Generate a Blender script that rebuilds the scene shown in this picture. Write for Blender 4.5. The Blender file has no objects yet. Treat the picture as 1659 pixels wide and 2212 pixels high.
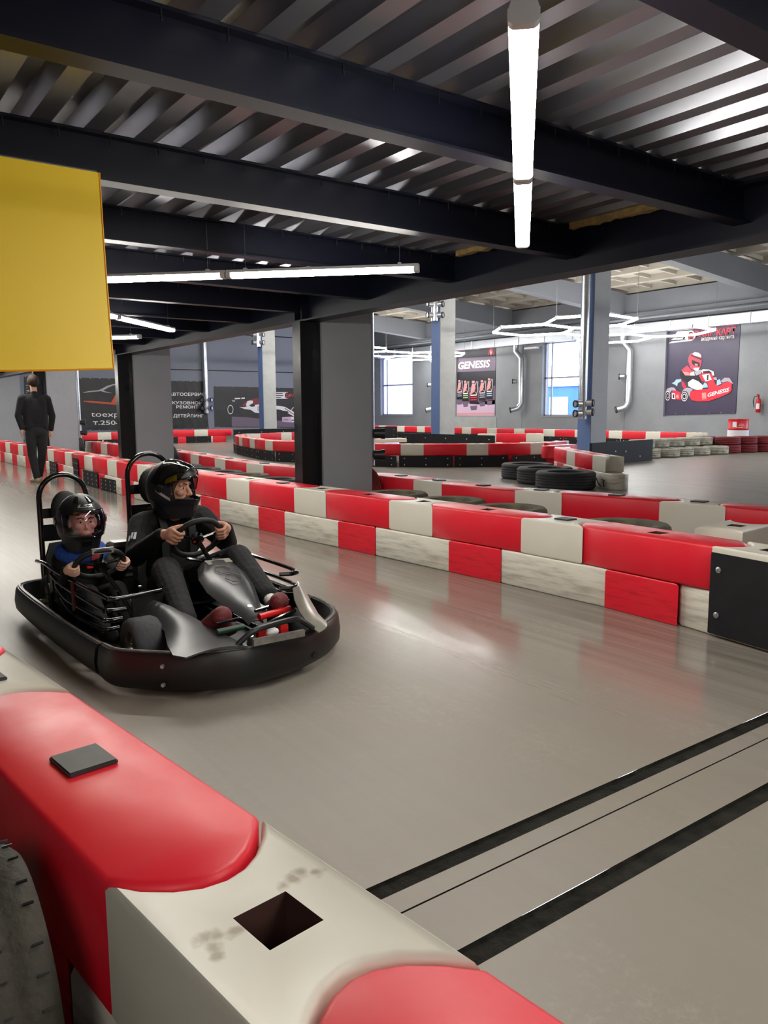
import bpy, bmesh, math, random
import numpy as np
from mathutils import Vector, Matrix, Euler
random.seed(7)
R = math.radians
SC = bpy.context.scene
COL = SC.collection

# ------------------------------------------------------------------ camera
F_PX, YAW, PITCH, ROLL = 1690.0, R(36.05), R(7.48), R(0.29)
def cam_axes():
    cy, sy, cp, sp = math.cos(YAW), math.sin(YAW), math.cos(PITCH), math.sin(PITCH)
    f = Vector((sy*cp, cy*cp, -sp)); r = Vector((cy, -sy, 0)); d = f.cross(r)
    cr, sr = math.cos(ROLL), math.sin(ROLL)
    return cr*r + sr*d, -sr*r + cr*d, f
_r, _d, _f = cam_axes()
cd = bpy.data.cameras.new('camera'); cam = bpy.data.objects.new('camera', cd); COL.objects.link(cam)
cd.sensor_fit = 'HORIZONTAL'; cd.sensor_width = 36.0; cd.lens = 36.0*F_PX/1659.0
cd.clip_start = 0.02; cd.clip_end = 300
cam.matrix_world = Matrix(((_r.x, -_d.x, -_f.x, 0), (_r.y, -_d.y, -_f.y, 0), (_r.z, -_d.z, -_f.z, 1.25), (0, 0, 0, 1)))
SC.camera = cam

# ------------------------------------------------------------------ world, exposure
W = bpy.data.worlds.new('world'); SC.world = W; W.use_nodes = True
bg = W.node_tree.nodes['Background']
bg.inputs[0].default_value = (0.74, 0.85, 1.0, 1); bg.inputs[1].default_value = 4.5
SC.view_settings.view_transform = 'Standard'; SC.view_settings.look = 'None'
SC.view_settings.gamma = 1.0; SC.view_settings.use_curve_mapping = False
SC.view_settings.exposure = 0.7
LED_NEAR = 42.0      # radiance of the linear lamps under the mezzanine
LED_HALL = 26.0      # radiance of the honeycomb tubes in the hall
SC.cycles.max_bounces = 8; SC.cycles.diffuse_bounces = 4; SC.cycles.glossy_bounces = 4
SC.cycles.transparent_max_bounces = 8; SC.cycles.sample_clamp_indirect = 6.0

# ------------------------------------------------------------------ materials
def lin(c):
    return tuple((v/255/12.92 if v/255 <= .04045 else ((v/255+.055)/1.055)**2.4) for v in c) + (1.0,)
def mat(name, rgb, rough=.5, metal=0., var=None, bump=None, spec=.5, rvar=None, coat=0., streak=None):
    """var=(scale, amount, rgb2) colour blotches; bump=(scale, strength); rvar=(scale, amount)
    streak=(rgb, (sx,sy,sz), lo, hi, zmax) scuffs with a stretched noise, optionally only below zmax (object space)"""
    m = bpy.data.materials.new(name); m.use_nodes = True
    nt = m.node_tree; n = nt.nodes; l = nt.links; b = n['Principled BSDF']
    b.inputs['Base Color'].default_value = lin(rgb); b.inputs['Roughness'].default_value = rough
    b.inputs['Metallic'].default_value = metal; b.inputs['Specular IOR Level'].default_value = spec
    b.inputs['Coat Weight'].default_value = coat
    m.diffuse_color = lin(rgb)
    tc = n.new('ShaderNodeTexCoord'); col = None
    if var:
        t = n.new('ShaderNodeTexNoise'); t.inputs['Scale'].default_value = var[0]; t.inputs['Detail'].default_value = 6
        l.new(tc.outputs['Object'], t.inputs['Vector'])
        cr = n.new('ShaderNodeMapRange'); cr.inputs[1].default_value = .35; cr.inputs[2].default_value = .7
        cr.inputs[3].default_value = 0; cr.inputs[4].default_value = var[1]
        l.new(t.outputs['Fac'], cr.inputs[0])
        mx = n.new('ShaderNodeMix'); mx.data_type = 'RGBA'
        mx.inputs['A'].default_value = lin(rgb); mx.inputs['B'].default_value = lin(var[2])
        l.new(cr.outputs[0], mx.inputs['Factor']); col = mx.outputs['Result']
    if streak:
        rgb2, sc, lo, hi, zmax = streak
        mp = n.new('ShaderNodeMapping'); mp.inputs['Scale'].default_value = sc
        l.new(tc.outputs['Object'], mp.inputs['Vector'])
        t = n.new('ShaderNodeTexNoise'); t.inputs['Scale'].default_value = 1; t.inputs['Detail'].default_value = 8; t.inputs['Roughness'].default_value = .65
        l.new(mp.outputs[0], t.inputs['Vector'])
        cr = n.new('ShaderNodeMapRange'); cr.inputs[1].default_value = lo; cr.inputs[2].default_value = hi; cr.inputs[4].default_value = .75
        l.new(t.outputs['Fac'], cr.inputs[0]); fac = cr.outputs[0]
        if zmax is not None:
            sx = n.new('ShaderNodeSeparateXYZ'); l.new(tc.outputs['Object'], sx.inputs[0])
            c2 = n.new('ShaderNodeMapRange'); c2.inputs[1].default_value = zmax; c2.inputs[2].default_value = zmax-.06
            l.new(sx.outputs['Z'], c2.inputs[0])
            mu = n.new('ShaderNodeMath'); mu.operation = 'MULTIPLY'
            l.new(fac, mu.inputs[0]); l.new(c2.outputs[0], mu.inputs[1]); fac = mu.outputs[0]
        mx = n.new('ShaderNodeMix'); mx.data_type = 'RGBA'
        mx.inputs['A'].default_value = lin(rgb); mx.inputs['B'].default_value = lin(rgb2)
        if col is not None: l.new(col, mx.inputs['A'])
        l.new(fac, mx.inputs['Factor']); col = mx.outputs['Result']
    if col is not None: l.new(col, b.inputs['Base Color'])
    if rvar:
        t = n.new('ShaderNodeTexNoise'); t.inputs['Scale'].default_value = rvar[0]; t.inputs['Detail'].default_value = 5
        l.new(tc.outputs['Object'], t.inputs['Vector'])
        cr = n.new('ShaderNodeMapRange'); cr.inputs[1].default_value = .3; cr.inputs[2].default_value = .7
        cr.inputs[3].default_value = max(0, rough-rvar[1]); cr.inputs[4].default_value = rough+rvar[1]
        l.new(t.outputs['Fac'], cr.inputs[0]); l.new(cr.outputs[0], b.inputs['Roughness'])
    if bump:
        t = n.new('ShaderNodeTexNoise'); t.inputs['Scale'].default_value = bump[0]; t.inputs['Detail'].default_value = 5
        l.new(tc.outputs['Object'], t.inputs['Vector'])
        bp = n.new('ShaderNodeBump'); bp.inputs['Strength'].default_value = bump[1]; bp.inputs['Distance'].default_value = .02
        l.new(t.outputs['Fac'], bp.inputs['Height']); l.new(bp.outputs[0], b.inputs['Normal'])
    return m
def emit(name, rgb, s):
    m = bpy.data.materials.new(name); m.use_nodes = True
    b = m.node_tree.nodes['Principled BSDF']
    b.inputs['Base Color'].default_value = (.8, .8, .8, 1)
    b.inputs['Emission Color'].default_value = lin(rgb); b.inputs['Emission Strength'].default_value = s
    return m
def glass(name, rgb, alpha, rough=.02):
    m = bpy.data.materials.new(name); m.use_nodes = True
    nt = m.node_tree; n = nt.nodes; l = nt.links; n.remove(n['Principled BSDF'])
    o = n['Material Output']; t = n.new('ShaderNodeBsdfTransparent'); t.inputs[0].default_value = lin(rgb)
    g = n.new('ShaderNodeBsdfGlossy'); g.inputs['Roughness'].default_value = rough
    fr = n.new('ShaderNodeLayerWeight'); fr.inputs['Blend'].default_value = .5
    pw = n.new('ShaderNodeMath'); pw.operation = 'POWER'; pw.inputs[1].default_value = 5; l.new(fr.outputs['Facing'], pw.inputs[0])
    ma = n.new('ShaderNodeMath'); ma.operation = 'MULTIPLY_ADD'; ma.inputs[1].default_value = .9; ma.inputs[2].default_value = .03+alpha; ma.use_clamp = True
    l.new(pw.outputs[0], ma.inputs[0])
    mx = n.new('ShaderNodeMixShader'); l.new(ma.outputs[0], mx.inputs[0]); l.new(t.outputs[0], mx.inputs[1]); l.new(g.outputs[0], mx.inputs[2])
    l.new(mx.outputs[0], o.inputs['Surface'])
    return m

MT = {}
MT['red'] = mat('red_plastic', (228, 22, 47), .4, var=(5, .3, (230, 60, 66)), bump=(9, .05), rvar=(6, .08),
                streak=((120, 14, 22), (2.2, 6, 26), .5, .72, .25))
MT['white'] = mat('white_plastic', (224, 220, 208), .42, var=(4, .35, (214, 205, 182)), bump=(9, .06), rvar=(6, .1),
                  streak=((104, 98, 84), (2.2, 6, 26), .46, .72, .25))
MT['hole'] = mat('block_inside', (70, 40, 34), .8)
MT['rubber'] = mat('black_rubber_sheet', (22, 23, 27), .6, var=(6, .5, (36, 37, 40)), bump=(20, .08), spec=.3)
MT['cap'] = mat('black_cap', (46, 47, 48), .5, var=(14, .5, (70, 70, 70)))
MT['bolt'] = mat('zinc_bolt', (190, 193, 196), .35, .9)
MT['tyre'] = mat('tyre_rubber', (50, 52, 57), .75, var=(7, .6, (68, 69, 72)), bump=(40, .25))
MT['tyre_worn'] = mat('worn_tyre_tread', (72, 69, 60), .85, var=(12, .7, (44, 42, 38)), bump=(60, .4))
MT['tyre_dust'] = mat('dusty_tyre', (120, 114, 94), .8, var=(8, .7, (70, 68, 60)), bump=(40, .25))
MT['tyre_white'] = mat('white_painted_tyre', (186, 184, 172), .75, var=(9, .8, (112, 108, 96)), bump=(40, .3))
MT['tyre_red'] = mat('red_painted_tyre', (118, 22, 32), .7, var=(8, .6, (84, 20, 28)), bump=(40, .25))
MT['navy'] = mat('navy_steel_paint', (13, 17, 33), .45, var=(2, .3, (17, 21, 38)), spec=.3)
MT['post'] = mat('dark_steel_post', (30, 31, 36), .33, .2, var=(5, .4, (42, 40, 40)), rvar=(4, .08))
MT['deck'] = mat('galvanised_deck', (158, 160, 168), .33, .9, var=(1.2, .3, (138, 138, 146)))
MT['foam'] = mat('yellow_foam', (160, 135, 80), .9, var=(20, .7, (90, 80, 60)), bump=(30, .8))
MT['column'] = mat('grey_painted_concrete', (160, 164, 171), .6, var=(2, .4, (146, 150, 157)), bump=(10, .2))
MT['column_light'] = mat('bare_concrete', (164, 166, 165), .7, var=(3, .5, (144, 146, 146)), bump=(14, .3))
MT['wall'] = mat('wall_grey', (146, 150, 155), .7, var=(1.2, .5, (126, 130, 137)), bump=(8, .3))
MT['wall_dark'] = mat('wall_blue_grey', (130, 135, 151), .7, var=(.8, .3, (119, 124, 139)))
MT['roof_beam'] = mat('roof_beam_grey', (106, 110, 117), .7, var=(1, .4, (94, 98, 105)))
MT['slab'] = mat('cream_slab', (160, 155, 145), .8, var=(.8, .3, (146, 141, 131)))
MT['zinc'] = mat('spiral_duct_zinc', (200, 204, 210), .3, .9, var=(3, .3, (176, 180, 186)))
MT['nozzle'] = mat('black_nozzle', (38, 38, 40), .4)
MT['led'] = emit('led_diffuser', (255, 250, 240), LED_NEAR)
MT['led_hall'] = emit('led_tube', (255, 253, 248), LED_HALL)
MT['lamp'] = mat('lamp_housing', (215, 216, 217), .45)
MT['blue_side'] = mat('blue_column_face', (92, 116, 164), .6, var=(2, .4, (80, 102, 148)))
MT['wire'] = mat('steel_wire', (120, 122, 126), .4, .8)
MT['yellow'] = mat('yellow_vinyl', (246, 210, 2), .42, var=(1.5, .3, (238, 198, 2)), bump=(3, .08))
MT['orange'] = mat('orange_hem', (236, 160, 10), .5)
MT['kart_black'] = mat('kart_black_plastic', (14, 14, 15), .4, var=(5, .25, (22, 22, 22)))
MT['kart_lip'] = mat('scuffed_lip', (84, 82, 78), .35, var=(20, .6, (150, 148, 140)))
MT['kart_tube'] = mat('gloss_black_tube', (12, 12, 13), .13, coat=.6)
MT['kart_grey'] = mat('graphite_fairing', (70, 70, 72), .3, .4, var=(4, .25, (86, 86, 88)))
MT['kart_silver'] = mat('scuffed_silver_panel', (150, 148, 140), .3, .5, var=(12, .6, (196, 190, 172)))
MT['kart_seat'] = mat('seat_shell', (24, 24, 25), .45)
MT['pad'] = mat('black_padding', (20, 20, 21), .6)
MT['rim'] = mat('alloy_rim', (172, 168, 152), .25, .9)
MT['pedal'] = mat('red_pedal', (206, 24, 26), .35)
MT['green'] = mat('green_pedal', (18, 62, 46), .4)
MT['skin'] = mat('skin', (196, 146, 122), .5, var=(20, .35, (176, 120, 98)))
MT['skin_child'] = mat('skin_child', (232, 190, 168), .5, var=(20, .3, (216, 164, 142)))
MT['hair'] = mat('brown_hair', (38, 27, 20), .6, var=(60, .5, (58, 42, 30)), bump=(90, .5), spec=.2)
MT['beard'] = mat('short_beard', (72, 50, 42), .7)
MT['lips'] = mat('lips', (160, 88, 82), .5)
MT['cloth'] = mat('black_jacket', (10, 10, 11), .8, var=(8, .6, (16, 16, 17)), bump=(14, .6), spec=.3)
MT['trouser'] = mat('charcoal_trousers', (32, 32, 34), .85, var=(8, .6, (42, 42, 44)), bump=(14, .7), spec=.3)
MT['jumper'] = mat('dark_sweatshirt', (24, 24, 27), .85, var=(6, .5, (30, 30, 33)), bump=(10, .6), spec=.3)
MT['sock'] = mat('white_sock', (220, 216, 212), .8)
MT['sock_brown'] = mat('brown_cuff', (92, 66, 40), .8)
MT['shoe'] = mat('burgundy_shoe', (104, 32, 36), .6, var=(30, .5, (80, 24, 28)), bump=(40, .4))
MT['shoe_tan'] = mat('tan_shoe', (150, 138, 112), .6)
MT['helmet'] = mat('matt_black_helmet', (24, 24, 27), .46)
MT['visor'] = glass('clear_visor', (242, 234, 238), .02)
MT['visor_dark'] = glass('raised_visor', (196, 196, 194), .04)
MT['trim'] = mat('helmet_trim', (14, 14, 15), .2, coat=.5)
MT['badge'] = mat('silver_badge', (190, 192, 196), .3, .6)
MT['eye'] = mat('eye', (24, 18, 15), .2)
MT['scarf'] = mat('blue_scarf', (22, 66, 150), .85, var=(30, .5, (14, 48, 118)), bump=(50, .5))
MT['scarf_red'] = mat('red_scarf_patch', (140, 40, 44), .85)
MT['silver'] = mat('brushed_aluminium', (176, 176, 174), .28, .9)
MT['glass'] = glass('window_glass', (244, 248, 255), .02)
MT['frame'] = mat('window_frame', (170, 168, 180), .5)
MT['film'] = None
MT['ext_red'] = mat('extinguisher_red', (190, 20, 26), .3)
MT['drum_red'] = mat('drum_red', (206, 26, 36), .35)
MT['banner_navy'] = mat('banner_navy', (62, 56, 82), .45, var=(1, .4, (74, 68, 94)), bump=(2.2, .5))
MT['banner_black'] = mat('banner_black', (34, 34, 37), .5, var=(1, .5, (46, 45, 47)), bump=(3, .9))
MT['banner_lilac'] = mat('banner_lilac', (206, 180, 205), .5)
MT['banner_plum'] = mat('banner_plum', (112, 96, 116), .5)
MT['p_white'] = mat('print_white', (236, 234, 238), .5)
MT['p_grey'] = mat('print_grey', (176, 172, 184), .5)
MT['p_red'] = mat('print_red', (226, 44, 66), .5)
MT['p_coral'] = mat('print_coral', (236, 70, 90), .5)
MT['p_orange'] = mat('print_orange', (206, 84, 48), .5)
MT['p_dark'] = mat('print_dark', (30, 28, 40), .5)
MT['p_rose'] = mat('print_rose', (222, 150, 150), .5)
MT['p_maroon'] = mat('print_maroon', (130, 34, 44), .5)
MT['p_cyan'] = mat('print_pale_blue', (170, 206, 222), .5)
MT['p_green'] = mat('print_green', (180, 204, 130), .5)
MT['asphalt'] = mat('outside_ground', (150, 150, 150), .9)
MT['blue_house'] = mat('outside_blue_cladding', (90, 140, 215), .7)
MT['grille'] = mat('sensor_black', (18, 18, 20), .4)

# floor: worn grey paint, glossier towards wear, skid streaks along the track
def floor_mat():
    m = mat('painted_concrete_floor', (140, 134, 125), .36, var=(.5, .45, (124, 120, 113)), spec=.5)
    nt = m.node_tree; n = nt.nodes; l = nt.links; b = n['Principled BSDF']
    tc = n.new('ShaderNodeTexCoord'); mp = n.new('ShaderNodeMapping'); mp.inputs['Scale'].default_value = (13, .45, 1)
    l.new(tc.outputs['Object'], mp.inputs[0])
    t = n.new('ShaderNodeTexNoise'); t.inputs['Scale'].default_value = 1; t.inputs['Detail'].default_value = 9; t.inputs['Roughness'].default_value = .7
    l.new(mp.outputs[0], t.inputs['Vector'])
    sx = n.new('ShaderNodeSeparateXYZ'); l.new(tc.outputs['Object'], sx.inputs[0])
    edge = n.new('ShaderNodeMapRange'); edge.inputs[1].default_value = 2.7; edge.inputs[2].default_value = 3.7
    edge.inputs[3].default_value = .08; edge.inputs[4].default_value = .8
    l.new(sx.outputs['X'], edge.inputs[0])
    cr = n.new('ShaderNodeMapRange'); cr.inputs[1].default_value = .42; cr.inputs[2].default_value = .72
    l.new(t.outputs['Fac'], cr.inputs[0])
    mu = n.new('ShaderNodeMath'); mu.operation = 'MULTIPLY'; l.new(cr.outputs[0], mu.inputs[0]); l.new(edge.outputs[0], mu.inputs[1])
    old = b.inputs['Base Color'].links[0].from_socket
    mx = n.new('ShaderNodeMix'); mx.data_type = 'RGBA'; mx.inputs['B'].default_value = lin((84, 80, 72))
    l.new(old, mx.inputs['A']); l.new(mu.outputs[0], mx.inputs['Factor'])
    # worn pale specks
    t2 = n.new('ShaderNodeTexNoise'); t2.inputs['Scale'].default_value = 26; t2.inputs['Detail'].default_value = 8; t2.inputs['Roughness'].default_value = .8
    l.new(tc.outputs['Object'], t2.inputs['Vector'])
    t3 = n.new('ShaderNodeTexNoise'); t3.inputs['Scale'].default_value = 1.7; l.new(tc.outputs['Object'], t3.inputs['Vector'])
    c3 = n.new('ShaderNodeMapRange'); c3.inputs[1].default_value = .5; c3.inputs[2].default_value = .85; l.new(t2.outputs['Fac'], c3.inputs[0])
    c4 = n.new('ShaderNodeMapRange'); c4.inputs[1].default_value = .5; c4.inputs[2].default_value = .75; c4.inputs[4].default_value = .6; l.new(t3.outputs['Fac'], c4.inputs[0])
    m2 = n.new('ShaderNodeMath'); m2.operation = 'MULTIPLY'; l.new(c3.outputs[0], m2.inputs[0]); l.new(c4.outputs[0], m2.inputs[1])
    my = n.new('ShaderNodeMix'); my.data_type = 'RGBA'; my.inputs['B'].default_value = lin((196, 190, 180))
    l.new(mx.outputs['Result'], my.inputs['A']); l.new(m2.outputs[0], my.inputs['Factor'])
    l.new(my.outputs['Result'], b.inputs['Base Color'])
    # polished where the karts run along the far edge and up the track, duller in the foreground
    px_ = n.new('ShaderNodeMapRange'); px_.interpolation_type = 'SMOOTHSTEP'; px_.inputs[1].default_value = 1.8; px_.inputs[2].default_value = 3.3; l.new(sx.outputs['X'], px_.inputs[0])
    ph_ = n.new('ShaderNodeMapRange'); ph_.interpolation_type = 'SMOOTHSTEP'; ph_.inputs[1].default_value = 4.0; ph_.inputs[2].default_value = 7.0; ph_.inputs[3].default_value = 1; ph_.inputs[4].default_value = .3; l.new(sx.outputs['X'], ph_.inputs[0])
    pq_ = n.new('ShaderNodeMath'); pq_.operation = 'MULTIPLY'; l.new(px_.outputs[0], pq_.inputs[0]); l.new(ph_.outputs[0], pq_.inputs[1])
    py_ = n.new('ShaderNodeMapRange'); py_.interpolation_type = 'SMOOTHSTEP'; py_.inputs[1].default_value = 4.0; py_.inputs[2].default_value = 9.0; py_.inputs[4].default_value = .4; l.new(sx.outputs['Y'], py_.inputs[0])
    mxx = n.new('ShaderNodeMath'); mxx.operation = 'MAXIMUM'; l.new(pq_.outputs[0], mxx.inputs[0]); l.new(py_.outputs[0], mxx.inputs[1])
    t5 = n.new('ShaderNodeTexNoise'); t5.inputs['Scale'].default_value = 2.2; t5.inputs['Detail'].default_value = 6; l.new(mp.outputs[0], t5.inputs['Vector'])
    r1 = n.new('ShaderNodeMapRange'); r1.inputs[3].default_value = .42; r1.inputs[4].default_value = .11; l.new(mxx.outputs[0], r1.inputs[0])
    r2 = n.new('ShaderNodeMath'); r2.operation = 'MULTIPLY_ADD'; r2.inputs[1].default_value = .16; r2.inputs[2].default_value = -.06; l.new(t5.outputs['Fac'], r2.inputs[0])
    r3 = n.new('ShaderNodeMath'); r3.operation = 'ADD'; l.new(r1.outputs[0], r3.inputs[0]); l.new(r2.outputs[0], r3.inputs[1]); l.new(r3.outputs[0], b.inputs['Roughness'])
    return m
MT['floor'] = floor_mat()
MT['groove'] = mat('dark_groove', (30, 30, 28), .95, var=(16, .6, (58, 56, 50)), bump=(40, .9), spec=.1)

# ------------------------------------------------------------------ mesh helpers
def frame_of(d):
    d = Vector(d).normalized(); a = Vector((0, 0, 1)) if abs(d.z) < .9 else Vector((1, 0, 0))
    u = d.cross(a).normalized(); return u, d.cross(u).normalized()
class MB:
    def __init__(s): s.v = []; s.f = []; s.m = []
    def add(s, vs, fs, mi=0):
        o = len(s.v); s.v += [tuple(v) for v in vs]
        s.f += [tuple(i+o for i in f) for f in fs]; s.m += [mi]*len(fs); return s
    def box(s, c, size, rz=0, mi=0, mtx=None):
        x, y, z = (k/2 for k in size); vs = [Vector((a*x, b*y, d*z)) for d in (-1, 1) for b in (-1, 1) for a in (-1, 1)]
        M = Matrix.Translation(c) @ (mtx.to_4x4() if mtx else Matrix.Rotation(rz, 4, 'Z'))
        return s.add([M @ v for v in vs], [(0, 2, 3, 1), (4, 5, 7, 6), (0, 1, 5, 4), (2, 6, 7, 3), (0, 4, 6, 2), (1, 3, 7, 5)], mi)
    def b2(s, p0, p1, mi=0):
        return s.box([(a+b)/2 for a, b in zip(p0, p1)], [abs(b-a) for a, b in zip(p0, p1)], mi=mi)
    def rings(s, rings, mi=0, cap=True, closed=True):
        n = len(rings[0]); vs = [p for r in rings for p in r]; fs = []
        for i in range(len(rings)-1):
            for j in range(n if closed else n-1):
                k = (j+1) % n; fs.append((i*n+j, i*n+k, (i+1)*n+k, (i+1)*n+j))
        if cap and closed: fs.append(tuple(range(n))[::-1]); fs.append(tuple((len(rings)-1)*n+j for j in range(n)))
        return s.add(vs, fs, mi)
    def cyl(s, p0, p1, r0, r1=None, n=14, mi=0, cap=True):
        r1 = r0 if r1 is None else r1; p0, p1 = Vector(p0), Vector(p1); u, w = frame_of(p1-p0)
        ring = lambda p, r: [p + (u*math.cos(a)+w*math.sin(a))*r for a in (2*math.pi*k/n for k in range(n))]
        return s.rings([ring(p0, r0), ring(p1, r1)], mi, cap)
    def tube(s, pts, r, n=8, mi=0, closed=False):
        P = [Vector(p) for p in pts]; k = len(P); rr = r if isinstance(r, (list, tuple)) else [r]*k; out = []; u = None
        for i in range(k):
            if closed: t = P[(i+1) % k]-P[i-1]
            else: t = P[min(i+1, k-1)]-P[max(i-1, 0)]
            t.normalize()
            if u is None: u = frame_of(t)[0]
            else: u = (u-t*u.dot(t)); u = u.normalized() if u.length > 1e-6 else frame_of(t)[0]
            w = t.cross(u)
            out.append([P[i]+(u*math.cos(a)+w*math.sin(a))*rr[i] for a in (2*math.pi*q/n for q in range(n))])
        if closed: out.append(out[0])
        return s.rings(out, mi, not closed)
    def lathe(s, prof, n=24, mtx=None, mi=0, cap=False):
        M = mtx or Matrix.Identity(4)
        return s.rings([[M @ Vector((r*math.cos(2*math.pi*k/n), r*math.sin(2*math.pi*k/n), h)) for k in range(n)] for r, h in prof], mi, cap)
    def ell(s, c, rad, mtx=None, nu=16, nv=10, mi=0):
        M = mtx.to_3x3() if mtx else Matrix.Identity(3); c = Vector(c); vs = [c + M @ Vector((0, 0, rad[2]))]; fs = []
        for i in range(1, nv):
            t = math.pi*i/nv
            for j in range(nu):
                a = 2*math.pi*j/nu
                vs.append(c + M @ Vector((rad[0]*math.sin(t)*math.cos(a), rad[1]*math.sin(t)*math.sin(a), rad[2]*math.cos(t))))
        vs.append(c + M @ Vector((0, 0, -rad[2]))); L = len(vs)-1
        for j in range(nu): fs.append((0, 1+j, 1+(j+1) % nu)); fs.append((L, L-nu+(j+1) % nu, L-nu+j))
        for i in range(nv-2):
            for j in range(nu):
                a = 1+i*nu; fs.append((a+j, a+nu+j, a+nu+(j+1) % nu, a+(j+1) % nu))
        return s.add(vs, fs, mi)
    def prism(s, poly, z0, z1, mi=0):
        return s.rings([[Vector((x, y, z0)) for x, y in poly], [Vector((x, y, z1)) for x, y in poly]], mi, True)
    def sheet(s, rows, th=.006, mi=0):
        """a thick sheet through a grid of points"""
        n = len(rows[0]); k = len(rows); P = [[Vector(p) for p in r] for r in rows]; N = []
        for i in range(k):
            for j in range(n):
                a = P[min(i+1, k-1)][j]-P[max(i-1, 0)][j]; b = P[i][min(j+1, n-1)]-P[i][max(j-1, 0)]
                q = a.cross(b); N.append(q.normalized() if q.length > 1e-9 else Vector((0, 0, 1)))
        A = [p for r in P for p in r]; vs = [p+m*th/2 for p, m in zip(A, N)]+[p-m*th/2 for p, m in zip(A, N)]; o = k*n; fs = []
        for i in range(k-1):
            for j in range(n-1):
                q = (i*n+j, i*n+j+1, (i+1)*n+j+1, (i+1)*n+j); fs.append(q); fs.append(tuple(o+t for t in q[::-1]))
        edge = [j for j in range(n)]+[i*n+n-1 for i in range(1, k)]+[(k-1)*n+j for j in range(n-2, -1, -1)]+[i*n for i in range(k-2, 0, -1)]
        for a, b in zip(edge, edge[1:]+edge[:1]): fs.append((a, o+a, o+b, b))
        return s.add(vs, fs, mi)
    def mesh(s, name, mats, origin=(0, 0, 0), angle=38, bevel=0):
        me = bpy.data.meshes.new(name); ox, oy, oz = origin
        me.from_pydata([(x-ox, y-oy, z-oz) for x, y, z in s.v], [], s.f)
        mats = mats if isinstance(mats, (list, tuple)) else [mats]
        for m in mats: me.materials.append(m)
        me.polygons.foreach_set('material_index', s.m)
        bm = bmesh.new(); bm.from_mesh(me); bmesh.ops.recalc_face_normals(bm, faces=bm.faces)
        if bevel:
            es = [e for e in bm.edges if len(e.link_faces) == 2 and e.calc_face_angle(0) > R(40)]
            bmesh.ops.bevel(bm, geom=es, offset=bevel, segments=2, affect='EDGES', clamp_overlap=True)
        bm.to_mesh(me); bm.free()
        me.shade_smooth(); me.set_sharp_from_angle(angle=R(angle)); me.update()
        return me
def wloc(o):
    p = Vector((0, 0, 0))
    while o: p += o.location; o = o.parent
    return p
def put(name, me, parent=None, loc=None, rz=None):
    o = bpy.data.objects.new(name, me); COL.objects.link(o); o.parent = parent
    if loc is not None: o.location = loc
    if rz is not None: o.rotation_euler = (0, 0, rz)
    return o
def build(mb, name, m, parent=None, world=True, angle=38, bevel=0, loc=None):
    """geometry given in world coordinates (parents carry no rotation here) or, with world=False, in local ones"""
    if parent is None and loc is not None:
        return put(name, mb.mesh(name, m, loc, angle, bevel), None, loc)
    return put(name, mb.mesh(name, m, wloc(parent) if (parent and world) else (0, 0, 0), angle, bevel), parent)
def tag(o, label=None, cat=None, group=None, kind=None):
    for k, v in (('label', label), ('category', cat), ('group', group), ('kind', kind)):
        if v: o[k] = v
    return o
def thing(name, label, cat, loc=(0, 0, 0), group=None, rot=None):
    o = bpy.data.objects.new(name, None); COL.objects.link(o); o.location = loc; o.empty_display_size = .1
    if rot: o.rotation_euler = rot
    return tag(o, label, cat, group)
def struct(o): o['kind'] = 'structure'; return o
def copy_tree(o, parent=None):
    c = o.copy(); COL.objects.link(c); c.parent = parent
    for ch in list(o.children): copy_tree(ch, c)
    return c
# ================================================================== THE SETTING
X_POST, X_WALL, Y_WALL = 4.25, 25.8, 36.9
YC = [7.12 + 5.93*k for k in range(-2, 5)]          # column lines across the hall
XL, YB = -5.0, -7.0                                    # walls behind and left of the camera

# floor in slabs, parted by two wide filled grooves and a fine crack that cross the track
G1, CR, G2 = (1.515, 1.575), (1.438, 1.444), (1.19, 1.255)
fb = MB()
cuts = [YB-.3, G2[0], G2[1], CR[0], CR[1], G1[0], G1[1], Y_WALL+.4]
for a, b in ((0, 1), (2, 3), (4, 5), (6, 7)):
    y0, y1 = cuts[a], cuts[b]
    fb.add([(XL-.3, y0, 0), (X_WALL+.4, y0, 0), (X_WALL+.4, y1, 0), (XL-.3, y1, 0)], [(0, 1, 2, 3)])
floor = struct(build(fb, 'floor', MT['floor']))
gb = MB()
for (y0, y1), d, n in ((G1, .012, 150), (G2, .012, 150), (CR, .01, 40)):
    xs = [XL + (X_WALL-XL)*i/n for i in range(n+1)]
    rows = []
    for x in xs:
        j = random.uniform(-.004, .004) if y1-y0 > .02 else 0
        rows.append([(x, y0-.003+j, -.0005), (x, y0+.004+j, -d), (x, (y0+y1)/2, -d+random.uniform(0, .004)), (x, y1-.004+j, -d), (x, y1+.003+j, -.0005)])
    gb.rings(rows, cap=False, closed=False)
gro = build(gb, 'floor_groove', MT['groove'], floor)

# right wall with two windows in view (and the next one along) and two blind bays for banners
ZS, ZH = .93, 4.06
OPEN = [('w', 32.85, 35.72), ('b', 26.6, 29.4), ('w', 20.9, 23.75), ('b', 14.8, 17.68), ('w', 8.9, 11.75), ('w', 2.9, 5.8)]
wb = MB(); T = .4
wb.b2((X_WALL, YB, 0), (X_WALL+T, Y_WALL+.4, ZS)); wb.b2((X_WALL, YB, ZH), (X_WALL+T, Y_WALL+.4, 6.6))
edges = sorted([(a, b, k) for k, a, b in OPEN]); y = YB
for a, b, k in edges:
    wb.b2((X_WALL, y, ZS), (X_WALL+T, a, ZH)); y = b
    if k == 'b': wb.b2((X_WALL+.14, a, ZS), (X_WALL+T, b, ZH))
wb.b2((X_WALL, y, ZS), (X_WALL+T, Y_WALL+.4, ZH))
wall_right = struct(build(wb, 'wall_right', MT['wall']))
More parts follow.
